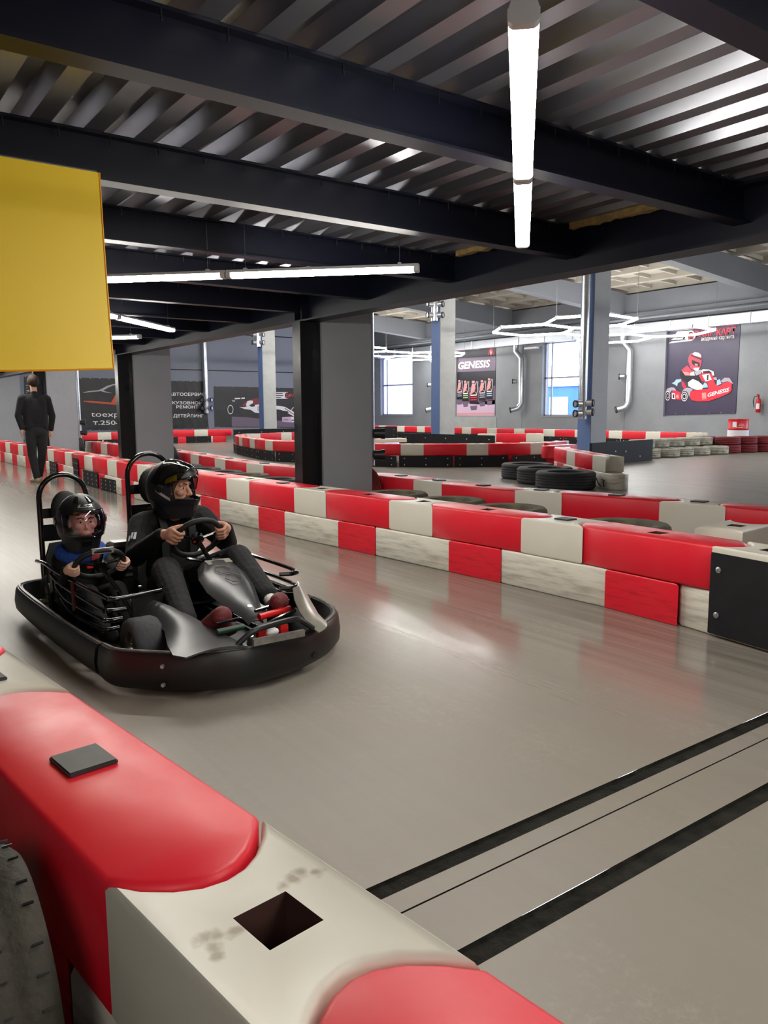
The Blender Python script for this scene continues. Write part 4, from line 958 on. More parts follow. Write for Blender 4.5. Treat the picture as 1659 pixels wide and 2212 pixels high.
# dark banners on the far wall
YF = Y_WALL-.018; FG = 'dark banners on the far wall'
s = Sheet('printed_banner', 'black banner with a silver car outline and orange letters', 1, YF, [(-60, 765), (700, 772), (700, 108), (-60, 95)], MT['banner_black'], (180, 800, 5.925), FG, .008)
s.line('car_roofline', [(0, 285), (75, 272), (190, 262), (240, 250), (310, 210), (380, 185), (450, 180), (560, 182), (640, 200)], [8, 14, 16, 30, 26, 18, 18, 18, 6], 'p_grey', 1)
s.line('car_wing_line', [(235, 262), (290, 278), (360, 292)], [18, 12, 2], 'p_grey', 2)
s.line('car_sill', [(0, 395), (80, 402), (200, 410), (350, 425), (520, 438), (640, 440)], [10, 22, 24, 24, 24, 8], 'p_orange', 1)
s.poly('orange_letter', [(350, 420), (400, 330), (428, 285), (455, 278), (520, 370), (560, 440), (480, 440), (420, 432)], 'p_orange', 2); s.poly('letter_counter', [(420, 375), (448, 328), (478, 375)], 'p_dark', 3)
s.line('letter_gap', [(455, 285), (505, 340), (545, 410)], 9, 'p_dark', 3); s.poly('orange_letter', [(470, 280), (560, 280), (640, 440), (590, 440), (540, 350)], 'p_orange', 2)
s.text('toexpert', (98, 592), (640, 596), (98, 525), 'p_white', 2, cap=.72); s.text('т.250-8', (122, 695), (520, 697), (120, 640), 'p_white', 2, bold=.015, cap=.72)
s = Sheet('printed_banner', 'black banner with three lines of white service lettering', 1, YF, [(1000, 750), (1605, 745), (1560, 140), (1000, 132)], MT['banner_black'], (180, 800, 5.925), FG, .01)
for txt, x0, x1, y in (('АВТОСЕРВИС', 1092, 1558, 326), ('КУЗОВНОЙ', 1138, 1520, 436), ('РЕМОНТ', 1188, 1472, 488), ('ДЕТЕЙЛИНГ', 1150, 1538, 602)): s.text(txt, (x0, y-2), (x1, y), (x0, y-41), 'p_white', 2, bold=.02, cap=.73)
s = Sheet('printed_banner', 'black banner with a white and maroon racing car', 1, YF, [(165, 848), (1600, 858), (1600, 272), (150, 236)], MT['banner_black'], (440, 800, 6.9125), FG, .008)
for nm, pts, m, ly in [('floor_print', [(415, 690), (640, 700), (900, 730), (1590, 790), (1590, 850), (420, 842)], 'banner_plum', 1),
    ('rear_wheel_print', [(400, 500), (440, 495), (520, 510), (560, 560), (540, 620), (440, 655), (400, 655)], 'p_dark', 1),
    ('engine_cover', [(570, 520), (620, 470), (690, 445), (760, 420), (900, 405), (1000, 430), (1000, 510), (720, 505), (600, 545)], 'p_maroon', 2),
    ('airbox', [(628, 515), (650, 460), (690, 450), (735, 455), (730, 490), (680, 520), (650, 550)], 'p_white', 3),
    ('sidepod', [(530, 545), (600, 550), (720, 520), (900, 500), (1010, 520), (1010, 580), (850, 640), (760, 630), (700, 590), (600, 575)], 'p_white', 3),
    ('sidepod_dark', [(690, 520), (760, 515), (760, 540), (700, 545)], 'p_dark', 4), ('barge_board', [(800, 540), (885, 530), (885, 610), (830, 635), (800, 600)], 'p_grey', 4), ('barge_line', [(830, 585), (1000, 575), (1000, 600), (830, 608)], 'p_dark', 5),
    ('nose', [(1000, 520), (1150, 535), (1210, 545), (1330, 612), (1420, 690), (1420, 735), (1310, 668), (1150, 590), (1000, 570)], 'p_white', 3), ('nose_line', [(1210, 560), (1420, 705), (1420, 716), (1205, 570)], 'p_maroon', 4),
    ('suspension', [(1160, 600), (1250, 610), (1270, 640), (1190, 625)], 'p_dark', 4), ('wing_endplate', [(1168, 700), (1300, 690), (1305, 778), (1170, 766)], 'banner_lilac', 4), ('front_wing', [(1300, 690), (1420, 720), (1420, 760), (1310, 778)], 'p_white', 3), ('wing_slot', [(1310, 735), (1420, 740), (1420, 748), (1312, 752)], 'p_dark', 4),
    ('rear_wing_mark', [(462, 412), (545, 408), (545, 428), (462, 432)], 'p_white', 2), ('rear_wing_mark', [(560, 408), (610, 404), (614, 424), (560, 428)], 'p_white', 2), ('mirror_mark', [(422, 445), (466, 448), (466, 468), (422, 464)], 'p_grey', 2),
    ('logo_body', [(1000, 325), (1250, 325), (1285, 375), (1250, 424), (1000, 424)], 'p_white', 2), ('logo_stripe', [(1000, 340), (1185, 340), (1170, 352), (1000, 352)], 'p_dark', 3), ('logo_stripe', [(1000, 370), (1190, 370), (1180, 382), (1000, 382)], 'p_dark', 3), ('logo_stripe', [(1000, 400), (1160, 397), (1150, 408), (1000, 410)], 'p_dark', 3)]:
    s.poly(nm, pts, m, ly)
s.ring('wheel_rim', 397, 585, 43, 70, 7, 'p_white', 3); s.ring('wheel_rim', 1345, 620, 42, 70, 7, 'p_white', 2); s.oval('roundel_fill', 1243, 375, 34, 44, 'p_dark', 4)
s.text('Д', (1222, 398), (1266, 398), (1222, 350), 'p_red', 5, bold=.02); s.text('РАЙВ КАРТ', (1288, 400), (1580, 404), (1286, 348), 'p_red', 3, bold=.02, cap=.73)
s.text('ORLEN', (1185, 745), (1258, 748), (1184, 722), 'p_dark', 5, bold=.02)
s = Sheet('printed_banner', 'narrow black banner behind the walking man with pale letters', 1, YF, [(300, 760), (640, 765), (620, 300), (290, 290)], MT['banner_black'], (0, 760, 5.53), FG)
s.text('Т', (306, 434), (332, 434), (306, 398), 'p_white', 2, bold=.02); s.text('НС', (462, 434), (506, 434), (462, 398), 'p_white', 2, bold=.02); s.text('Э', (312, 490), (352, 490), (312, 456), 'p_white', 2, bold=.02); s.text('О', (455, 490), (498, 490), (455, 456), 'p_white', 2, bold=.02)

# yellow hanging banner
yb = thing('yellow_banner', 'big plain yellow banner hanging from a cross beam', 'banner', (.25, 3.5, 1.42))
rows = []
for j in range(19):
    v = j/18; z = 2.245-.815*v; r_ = []
    for i in range(25):
        u = i/24; x = -.75+1.82*u + .012*v*u
        zz = z - v*(.022*math.sin(math.pi*min(1, max(0, (u-.25)/.75)))) ; r_.append((x, 3.5-.012*math.sin(u*5+v*2)*v - .02*v*v, zz))
    rows.append(r_)
m = MB(); m.sheet(rows, .004); build(m, 'banner_cloth', MT['yellow'], yb, angle=70)
m = MB(); m.tube([r[-1] for r in rows], .0045, 6); build(m, 'side_hem', MT['orange'], yb)
m = MB(); m.tube(rows[-1], .0045, 6); build(m, 'bottom_hem', MT['orange'], yb)
m = MB(); m.cyl((-.75, 3.505, 2.249), (1.06, 3.505, 2.249), .006, n=8); build(m, 'top_rod', MT['wire'], yb)
for x in (-.6, .2, 1.0):
    m = MB(); m.cyl((x, 3.505, 2.249), (x, 3.612, 2.262), .003, n=5); build(m, 'tie', MT['wire'], yb)
# ================================================================== GO-KART (drives towards -y)
KX, KY = 1.575, 4.0
kart = thing('go_kart', 'black two-seat go-kart with two roll hoops and a wrap-round bumper', 'go-kart', (KX, KY, 0))
def smooth_path(pts, n=6, closed=False):
    P = [Vector(p) for p in pts]; out = []; N = len(P)
    g = (lambda i: P[i % N]) if closed else (lambda i: P[max(0, min(N-1, i))])
    for i in range(N if closed else N-1):
        a, b, c, d = g(i-1), g(i), g(i+1), g(i+2)
        for k in range(n):
            t = k/n; out.append(.5*((2*b)+(c-a)*t+(2*a-5*b+4*c-d)*t*t+(3*b-a-3*c+d)*t**3))
    if not closed: out.append(P[-1])
    return out
def band(pts, z0, z1, th, lip=True, mname='front_bumper', bulge=.02):
    """upright bumper band following a plan line, slightly bellied, with a pale worn lip"""
    P = smooth_path([(x, y, 0) for x, y in pts], 5); rings = []; lipp = []
    for i, p in enumerate(P):
        t = (P[min(i+1, len(P)-1)]-P[max(i-1, 0)]).normalized(); o = Vector((t.y, -t.x, 0))   # outward = right of travel
        prof = [(-th, z0), (-.01, z0), (bulge*.8, z0+.035), (bulge, (z0+z1)/2), (bulge*.6, z1-.02), (0, z1), (-th, z1)]
        rings.append([p+o*a+Vector((0, 0, z)) for a, z in prof]); lipp.append(p+o*(-th*.4)+Vector((0, 0, z1+.002)))
    m = MB(); m.rings(rings); ob = build(m, mname, MT['kart_black'], kart, angle=50)
    if lip:
        m = MB(); m.tube(lipp, .006, 6); build(m, 'worn_lip', MT['kart_lip'], ob)
    return ob
# plan lines run so that "right of travel" points outwards (clockwise seen from above ... left side goes -y, front goes +x)
fl = [(.978, 3.52), (1.0, 3.4), (1.11, 3.27), (1.28, 3.12), (1.42, 3.065), (1.54, 3.06), (1.72, 3.095), (1.85, 3.145), (2.01, 3.235), (2.135, 3.36), (2.2, 3.52), (2.22, 3.7)]
fb_ = band(fl, .035, .205, .03, True, 'front_bumper')
band([(.945, 5.1), (.92, 4.92), (.93, 4.3), (.952, 3.8), (.972, 3.55)], .045, .2, .03, True, 'side_bumper')
band([(2.225, 3.72), (2.24, 4.0), (2.24, 4.6), (2.22, 5.0)], .045, .2, .03, True, 'side_bumper')
band([(2.21, 5.02), (2.15, 5.11), (1.9, 5.18), (1.3, 5.2), (1.04, 5.17), (.955, 5.11)], .045, .2, .03, True, 'rear_bumper')
for px_, pz_ in ((1.055, .155), (1.055, .07), (1.95, .15), (1.95, .07)):
    pass
for (x, y) in ((1.155, 3.215), (2.003, 3.275)):
    for z in (.155, .072):
        d = Vector((-.62 if x < 1.5 else .66, -.78, 0)).normalized(); m = MB(); p = Vector((x, y, z))+d*.018; m.cyl(p, p+d*.01, .011, .008, n=12); build(m, 'bolt', MT['bolt'], fb_)
m = MB(); m.prism([(1.05, 3.5), (1.3, 3.2), (1.8, 3.2), (2.1, 3.55), (2.14, 5.05), (1.03, 5.05)], .05, .062); build(m, 'floor_pan', MT['kart_black'], kart)
for x in (1.3, 1.86):
    m = MB(); m.tube([(x, 3.12, .085), (x, 3.6, .085), (x, 5.05, .085)], .016, 10); build(m, 'chassis_rail', MT['kart_tube'], kart)
m = MB(); m.tube([(1.25, 3.2, .09), (1.85, 3.2, .09)], .016); build(m, 'chassis_cross_tube', MT['kart_tube'], kart)
m = MB(); m.cyl((1.0, 4.8, .14), (2.15, 4.8, .14), .02, n=12); build(m, 'rear_axle', MT['bolt'], kart)
# wheels
def wheel(x, y, z, r, w, side):
    t = MB(); Mx = Matrix.Translation((x, y, z)) @ Matrix.Rotation(R(90), 4, 'Y'); h = w/2
    t.lathe([(r*.55, -h*.8), (r*.75, -h), (r*.93, -h*.9), (r, -h*.6), (r, h*.6), (r*.93, h*.9), (r*.75, h), (r*.55, h*.8), (r*.55, -h*.8)], 32, Mx); o = build(t, 'wheel', MT['tyre'], kart, angle=60)
    q = MB(); q.lathe([(.0, side*h*.35), (r*.2, side*h*.4), (r*.25, side*h*.55), (r*.3, side*h*.35), (r*.45, side*h*.3), (r*.52, side*h*.72), (r*.57, side*h*.82), (r*.57, side*h*.6), (r*.5, -side*h*.7), (.0, -side*h*.7)], 28, Mx); build(q, 'rim', MT['rim'], o)
    for k in range(3):
        a = 2*math.pi*k/3; q = MB(); c = Vector((x+side*h*.42, y+r*.36*math.cos(a), z+r*.36*math.sin(a))); q.cyl(c, c+Vector((side*.012, 0, 0)), .008, n=8); build(q, 'wheel_nut', MT['bolt'], o)
wheel(1.19, 3.58, .142, .142, .15, -1); wheel(1.98, 3.58, .142, .142, .15, 1); wheel(1.13, 4.82, .148, .148, .2, -1); wheel(2.03, 4.82, .148, .148, .2, 1)
# side guard bars, left
for pts in ([(1.03, 4.95, .36), (1.02, 4.7, .385), (1.03, 4.4, .372), (1.06, 3.74, .372), (1.075, 3.67, .371), (1.12, 3.655, .37), (1.34, 3.72, .366)],
            [(1.03, 4.62, .34), (1.03, 4.4, .315), (1.055, 3.78, .305), (1.075, 3.72, .303), (1.16, 3.715, .3)],
            [(1.03, 4.5, .29), (1.03, 4.27, .252), (1.055, 3.78, .254), (1.075, 3.72, .255), (1.14, 3.715, .256)],
            [(1.03, 4.4, .24), (1.03, 4.17, .2), (1.055, 3.8, .202), (1.07, 3.745, .204), (1.13, 3.735, .208)]):
    m = MB(); m.tube(smooth_path(pts, 5), .0115, 10); build(m, 'side_guard_bar', MT['kart_tube'], kart)
for y0, z0, z1 in ((4.62, .06, .385), (4.15, .06, .375)):
    m = MB(); m.tube([(1.045, y0, z0), (1.03, y0-.02, (z0+z1)/2), (1.03, y0, z1)], .013, 8); build(m, 'guard_upright', MT['kart_tube'], kart)
m = MB(); m.b2((1.2, 3.74, .1), (1.36, 3.76, .36)); build(m, 'foot_well_panel', MT['kart_black'], kart)
m = MB(); m.b2((1.04, 4.7, .2), (1.05, 4.78, .26)); build(m, 'reflector', MT['p_white'], kart)
# right side guard bars
for z in (.36, .28, .2):
    m = MB(); m.tube(smooth_path([(2.13, 4.9, z), (2.14, 4.4, z), (2.12, 3.75, z), (2.0, 3.72, z)], 5), .0115, 8); build(m, 'side_guard_bar', MT['kart_tube'], kart)
# roll hoops
def hoop(xa, xb, ztop, y=4.98):
    r = (xb-xa)/2; zc = ztop-r; c = (xa+xb)/2
    pts = [(xa+.0, y-.03, .08), (xa, y-.01, .3)]+[(c-r*math.cos(a), y, zc+r*math.sin(a)) for a in (math.pi*k/14 for k in range(15))]+[(xb, y-.01, .3), (xb, y-.03, .08)]
    m = MB(); m.tube(pts, .0165, 12); build(m, 'roll_hoop', MT['kart_tube'], kart, angle=60)
hoop(1.07, 1.345, .868); hoop(1.605, 1.88, .975)
for x0, x1, z in ((1.07, 1.345, .52), (1.605, 1.88, .6)):
    m = MB(); m.box(((x0+x1)/2, 4.975, z), (x1-x0, .012, .1)); build(m, 'hoop_plate', MT['kart_black'], kart)
for cx, z, w in ((1.205, .66, .17), (1.74, .77, .17)):
    m = MB(); m.ell((cx, 4.93, z), (w/2, .035, .115)); build(m, 'headrest', MT['pad'], kart)
    m = MB(); m.box((cx, 4.965, z-.02), (w*1.5, .01, .06)); build(m, 'headrest_bracket', MT['kart_black'], kart)
# seats
def seat(cx, y, s, zt):
    rows = []
    for (yy, z, w, d) in ((-.46, .16, .17, .05), (-.3, .1, .19, .08), (-.05, .085, .2, .1), (.12, .13, .2, .1), (.2, .25, .2, .09), (.25, .4, .195, .07), (.28, zt, .15, .04)):
        rows.append([(cx+w*s*u, y+yy*s*(1)-(abs(u)**3)*d*s*.6*(1 if z > .2 else 0), z+(abs(u)**3)*d*(1 if z < .2 else .0)) for u in (-1, -.8, -.5, 0, .5, .8, 1)])
    m = MB(); m.sheet(rows, .012); build(m, 'seat', MT['kart_seat'], kart, angle=60)
seat(1.745, 4.6, 1.0, .56); seat(1.2, 4.62, .8, .48)
# fairing between the driver's legs
rows = []
for y, x0, x1, zs, zm in ((3.9, 1.61, 1.79, .405, .455), (3.84, 1.585, 1.805, .405, .452), (3.74, 1.545, 1.81, .385, .425), (3.6, 1.53, 1.785, .345, .385), (3.45, 1.56, 1.74, .295, .325), (3.35, 1.595, 1.7, .262, .285), (3.31, 1.61, 1.685, .232, .25)):
    rows.append([(x0+(x1-x0)*i/8, y, zs+(zm-zs)*(1-abs(i/4-1)**3)) for i in range(9)])
m = MB(); m.sheet(rows, .008); fa = build(m, 'steering_fairing', MT['kart_grey'], kart, angle=40)
for c_ in ((1.67, 3.72), (1.685, 3.62)):
    m = MB(); m.tube([(c_[0]+.045*math.cos(a), c_[1]+.05*math.sin(a), .4315-.27*(3.74-c_[1]-.05*math.sin(a))+.004) for a in (2*math.pi*k/6 for k in range(6))], .0022, 5, closed=True); build(m, 'embossed_outline', MT['kart_lip'], fa)
m = MB(); m.cyl((1.655, 3.39, .298), (1.655, 3.387, .306), .012, n=12); build(m, 'bolt', MT['bolt'], fa)
m = MB(); m.sheet([[(1.63+.14*i/4, 3.86-.05*j, .456-.012*j) for i in range(5)] for j in range(2)], .004); build(m, 'fairing_vent', MT['kart_silver'], fa)
# left foot-side pod and right silver panel
rows = []
for (o, i) in (((1.23, 3.79, .25), (1.3, 3.79, .315)), ((1.24, 3.68, .25), (1.34, 3.62, .305)), ((1.25, 3.45, .235), (1.385, 3.45, .28)), ((1.2, 3.28, .215), (1.42, 3.28, .25)), ((1.17, 3.14, .212), (1.46, 3.14, .228)), ((1.2, 3.07, .214), (1.48, 3.05, .216))):
    a, b = Vector(o), Vector(i); rows.append([a.lerp(b, k/6)+Vector((0, 0, .018*math.sin(math.pi*k/6))) for k in range(7)])
m = MB(); m.sheet(rows, .008); build(m, 'side_pod', MT['kart_grey'], kart, angle=50)
rows = []
for (a, b) in (((1.84, 3.24, .428), (1.79, 3.2, .41)), ((1.885, 3.25, .37), (1.785, 3.18, .36)), ((1.92, 3.25, .31), (1.80, 3.16, .3)), ((1.95, 3.24, .25), (1.84, 3.13, .23)), ((1.985, 3.22, .205), (1.87, 3.1, .2))):
    a, b = Vector(a), Vector(b); rows.append([a.lerp(b, k/5)+Vector((.008*math.sin(math.pi*k/5), -.018*math.sin(math.pi*k/5), 0)) for k in range(6)])
m = MB(); m.sheet(rows, .006); build(m, 'side_pod', MT['kart_silver'], kart, angle=50)
rows = [[(1.86+.09*k/3, 3.3+.4*j/4, .36-.02*j-.03*k) for k in range(4)] for j in range(5)]
m = MB(); m.sheet(rows, .006); build(m, 'pod_brace', MT['kart_black'], kart)
# front bracket with slot, pedals, brake parts
m = MB(); m.tube(smooth_path([(1.44, 3.08, .225), (1.5, 3.07, .27), (1.56, 3.07, .285), (1.74, 3.1, .288), (1.8, 3.12, .26), (1.85, 3.12, .22)], 4), .014, 8); build(m, 'front_bracket', MT['kart_black'], kart)
m = MB(); m.box((1.63, 3.05, .232), (.26, .02, .03)); build(m, 'slot_plate', MT['kart_lip'], kart)
m = MB(); m.tube([(1.63, 3.24, .285), (1.81, 3.27, .292)], .016, 10); build(m, 'pedal', MT['pedal'], kart)
m = MB(); m.b2((1.59, 3.17, .08), (1.65, 3.2, .24)); m.b2((1.7, 3.16, .08), (1.74, 3.19, .25)); build(m, 'pedal_bracket', MT['pedal'], kart)
m = MB(); m.tube([(1.4, 3.2, .262), (1.53, 3.2, .266)], .014, 10); build(m, 'pedal', MT['green'], kart)
for pts in ([(1.41, 3.23, .29), (1.53, 3.24, .295)], [(1.64, 3.3, .30), (1.84, 3.33, .315)], [(1.5, 3.1, .25), (1.66, 3.14, .29), (1.8, 3.2, .30)]):
    m = MB(); m.tube(pts, .009, 8); build(m, 'pedal_rod', MT['kart_tube'], kart)
m = MB(); m.ell((1.66, 3.17, .225), (.035, .02, .02)); build(m, 'fluid_cup', MT['p_white'], kart)
m = MB(); m.cyl((1.53, 3.16, .12), (1.53, 3.13, .24), .014, n=10); build(m, 'damper', MT['bolt'], kart)
# engine and fuel tank behind and between the seats
en = MB(); en.b2((1.4, 4.72, .1), (1.56, 4.98, .4)); en.b2((1.42, 4.74, .4), (1.54, 4.9, .44)); build(en, 'engine', MT['kart_black'], kart, bevel=.008)
for k in range(4):
    m = MB(); m.b2((1.385, 4.7, .25+.04*k), (1.52, 4.72, .262+.04*k)); build(m, 'cooling_fin', MT['silver'], kart)
m = MB(); m.b2((1.4, 4.66, .44), (1.5, 4.76, .47)); build(m, 'battery_box', MT['silver'], kart, bevel=.004)
# steering wheels
def steering(c, nrm, r, rim, flat=False):
    c, n_ = Vector(c), Vector(nrm).normalized(); u = Vector((1, 0, 0)); w = n_.cross(u).normalized()
    P = lambda a, k=1: c+(u*math.cos(a)+w*math.sin(a)*(.85 if flat else 1))*r*k
    t = MB(); t.tube([P(2*math.pi*k/28) for k in range(28)], rim, 10, closed=True); o = build(t, 'steering_wheel', MT['pad'], kart, angle=60)
    for a in (R(-15), R(195), R(90+180)):
        m = MB(); m.tube([c-n_*.012, P(a, .97)], .009, 8); build(m, 'spoke', MT['kart_tube'], o)
    m = MB(); m.cyl(c-n_*.02, c+n_*.01, .035, n=16); build(m, 'wheel_boss', MT['kart_black'], o)
    return u, w, n_, o
SW1 = (1.675, 4.06, .55); u1, w1, n1, o1 = steering(SW1, (0, .8, .6), .135, .0155)
m = MB(); m.box(Vector(SW1)-n1*.01, (.05, .012, .03)); build(m, 'kill_switch', MT['pedal'], o1)
m = MB(); m.tube([Vector(SW1)-n1*.02, (1.67, 3.82, .42), (1.66, 3.6, .2)], .013, 8); build(m, 'steering_column', MT['kart_tube'], kart)
m = MB(); m.tube([(1.58, 3.98, .46), (1.66, 3.95, .44), (1.76, 3.97, .46)], .01, 8); build(m, 'column_brace', MT['kart_tube'], kart)
SW2 = (1.165, 4.14, .455); u2, w2, n2, o2 = steering(SW2, (0, .75, .66), .125, .0145, True)
m = MB(); q = Vector(SW2)+w2*-.106; m.box(q, (.11, .018, .028)); build(m, 'grip_plate', MT['silver'], o2)
m = MB(); m.box(Vector(SW2)-n2*.012+Vector((-.05, 0, .0)), (.03, .01, .016)); build(m, 'kill_switch', MT['pedal'], o2)
m = MB(); m.tube([Vector(SW2)-n2*.02, (1.2, 3.95, .34), (1.24, 3.7, .15)], .013, 8); build(m, 'steering_column', MT['kart_tube'], kart)

# ================================================================== PEOPLE
def sdf(P, pr):
    if pr[0] == 'cap':
        a, r0, b, r1 = np.array(pr[1]), pr[2], np.array(pr[3]), pr[4]; ab = b-a; t = np.clip(((P-a)@ab)/max(ab@ab, 1e-9), 0, 1)
        return np.linalg.norm(P-(a+t[:, None]*ab), axis=1)-(r0+(r1-r0)*t)
    c, rad, M = np.array(pr[1]), np.array(pr[2]), np.array(pr[3].to_3x3() if pr[3] else Matrix.Identity(3))
    q = (P-c)@M/rad; k = np.linalg.norm(q, axis=1); return (k-1)*rad.min()
def body(name, prims, mats, voxel, loc, smooth=4):
    mb = MB()
    for pr in prims:
        if pr[0] == 'cap':
            a, b = Vector(pr[1]), Vector(pr[3]); r0, r1 = pr[2], pr[4]; d = (b-a); d = d.normalized() if d.length > 1e-6 else Vector((0, 0, 1)); u, w = frame_of(d); n = 14; rg = []
            for k in range(5):
                t = math.pi/2*k/5; rg.append((a-d*r0*math.cos(t), max(r0*math.sin(t), 1e-4)))
            rg.append((a, r0)); rg.append((b, r1))
            for k in range(4, -1, -1):
                t = math.pi/2*k/5; rg.append((b+d*r1*math.cos(t), max(r1*math.sin(t), 1e-4)))
            mb.rings([[c+(u*math.cos(x)+w*math.sin(x))*r for x in (2*math.pi*q/n for q in range(n))] for c, r in rg])
        else: mb.ell(pr[1], pr[2], pr[3], 20, 14)
    me = mb.mesh(name, [mats[0]], loc); o = put(name, me, None, loc)
    rm = o.modifiers.new('r', 'REMESH'); rm.mode = 'VOXEL'; rm.voxel_size = voxel; rm.adaptivity = 0
    sm = o.modifiers.new('s', 'SMOOTH'); sm.factor = .5; sm.iterations = smooth
    bpy.context.view_layer.update()
    ne = bpy.data.meshes.new_from_object(o.evaluated_get(bpy.context.evaluated_depsgraph_get())); o.modifiers.clear()
    o.data = ne; bpy.data.meshes.remove(me); ne.name = name
    ne.materials.clear()
    for m_ in mats: ne.materials.append(m_)
    C = np.empty(len(ne.polygons)*3); ne.polygons.foreach_get('center', C); C = C.reshape(-1, 3)+np.array(loc)
    D = np.stack([sdf(C, pr) for pr in prims]); best = D.argmin(0); mi = np.array([pr[-1] for pr in prims])[best].astype(np.int32)
    ne.polygons.foreach_set('material_index', mi); ne.shade_smooth(); ne.update()
    return o
def cap(a, r0, b, r1, m): return ('cap', tuple(a), r0, tuple(b), r1, m)
def ell(c, r, m, M=None): return ('ell', tuple(c), tuple(r), M, m)
def grip(g, t, n_, o_, s, m, thumb=1):
    """hand closed round a rim at g: t along the rim (towards the thumb), n towards the person, o away from the hub"""
    g, t, n_, o_ = (Vector(v) for v in (g, t, n_, o_)); pr = []
    pc = g+o_*.030*s+n_*.006*s
    rot = Matrix((t, o_, n_)).transposed()
    pr.append(ell(pc, (.041*s, .024*s, .03*s), m, rot))
    for j in range(4):
        k = (1.5-j)*.0228*s; L = (1, 1.06, 1, .85)[j]
        a = pc+t*k-n_*.014*s+o_*.004*s; b = g+t*k*1.02-n_*.03*s*L+o_*.008*s; c = g+t*k*1.03-n_*.024*s*L-o_*.02*s*L; d = g+t*k-n_*.004*s-o_*.024*s
        pr += [cap(a, .0095*s, b, .0092*s, m), cap(b, .0092*s, c, .0085*s, m), cap(c, .0085*s, d, .0075*s, m)]
    a = pc+t*.03*s*thumb+n_*.006*s; b = g+t*.047*s*thumb+n_*.012*s+o_*.008*s; c = g+t*.066*s*thumb+n_*.004*s-o_*.012*s
    pr += [cap(a, .0125*s, b, .0105*s, m), cap(b, .0105*s, c, .0085*s, m)]
    return pr, pc
def head(c, psi, s, ms, beard=None, lip=None, nose=1.0):
    """skull, jaw, nose, brow, cheeks, lips and ears; faces -y turned by psi"""
    Rz = Matrix.Rotation(psi, 4, 'Z'); c = Vector(c); P = lambda x, y, z: c+(Rz @ Vector((x, y, z)))*s
    pr = [ell(P(0, .005, .02), (.075*s, .092*s, .095*s), ms, Rz), ell(P(0, -.03, -.045), (.058*s, .06*s, .07*s), ms, Rz), ell(P(0, -.062, -.095), (.028*s, .024*s, .022*s), ms if beard is None else beard, Rz),
          cap(P(0, -.088, .012 if nose == 1 else -.01), .009*s*nose, P(0, -.108+.018*(1-nose), -.028), .013*s*nose, ms), ell(P(.012*nose, -.098, -.033), (.009*s*nose, .009*s*nose, .008*s*nose), ms), ell(P(-.012*nose, -.098, -.033), (.009*s*nose, .009*s*nose, .008*s*nose), ms),
          *([cap(P(-.042, -.074, .028), .012*s, P(-.01, -.086, .03), .011*s, ms), cap(P(.042, -.074, .028), .012*s, P(.01, -.086, .03), .011*s, ms)] if nose == 1 else [ell(P(0, -.05, .04), (.06*s, .04*s, .04*s), ms, Rz)]),
          ell(P(.038, -.066, -.02), (.024*s, .02*s, .022*s), ms), ell(P(-.038, -.066, -.02), (.024*s, .02*s, .022*s), ms),
          ell(P(0, -.086, -.061), (.024*s, .011*s, .006*s), lip if lip is not None else ms, Rz), ell(P(0, -.085, -.071), (.02*s, .011*s, .006*s), lip if lip is not None else ms, Rz),
          ell(P(.076, .005, -.01), (.01*s, .02*s, .03*s), ms, Rz), ell(P(-.076, .005, -.01), (.01*s, .02*s, .03*s), ms, Rz)]
    if beard is not None: pr += [ell(P(0, -.085, -.05), (.028*s, .01*s, .006*s), beard, Rz), ell(P(.03, -.068, -.08), (.016*s, .02*s, .028*s), beard, Rz), ell(P(-.03, -.068, -.08), (.016*s, .02*s, .028*s), beard, Rz)]
    return pr, P, Rz
def face_bits(root, P, Rz, s, brow):
    for sx in (-1, 1):
        m = MB(); m.ell(P(.03*sx, -.077, .006), (.011*s, .007*s, .006*s), Rz); o = build(m, 'eye', MT['p_white'], root)
        m = MB(); m.ell(P(.03*sx, -.0828, .006), (.0066*s, .0035*s, .006*s), Rz); build(m, 'iris', MT['eye'], o)
        m = MB(); m.tube([P(.012*sx, -.0955, .026), P(.03*sx, -.092, .033), P(.05*sx, -.078, .027)], [.0035*s, .0045*s, .0025*s], 6); build(m, 'eyebrow', brow, root)
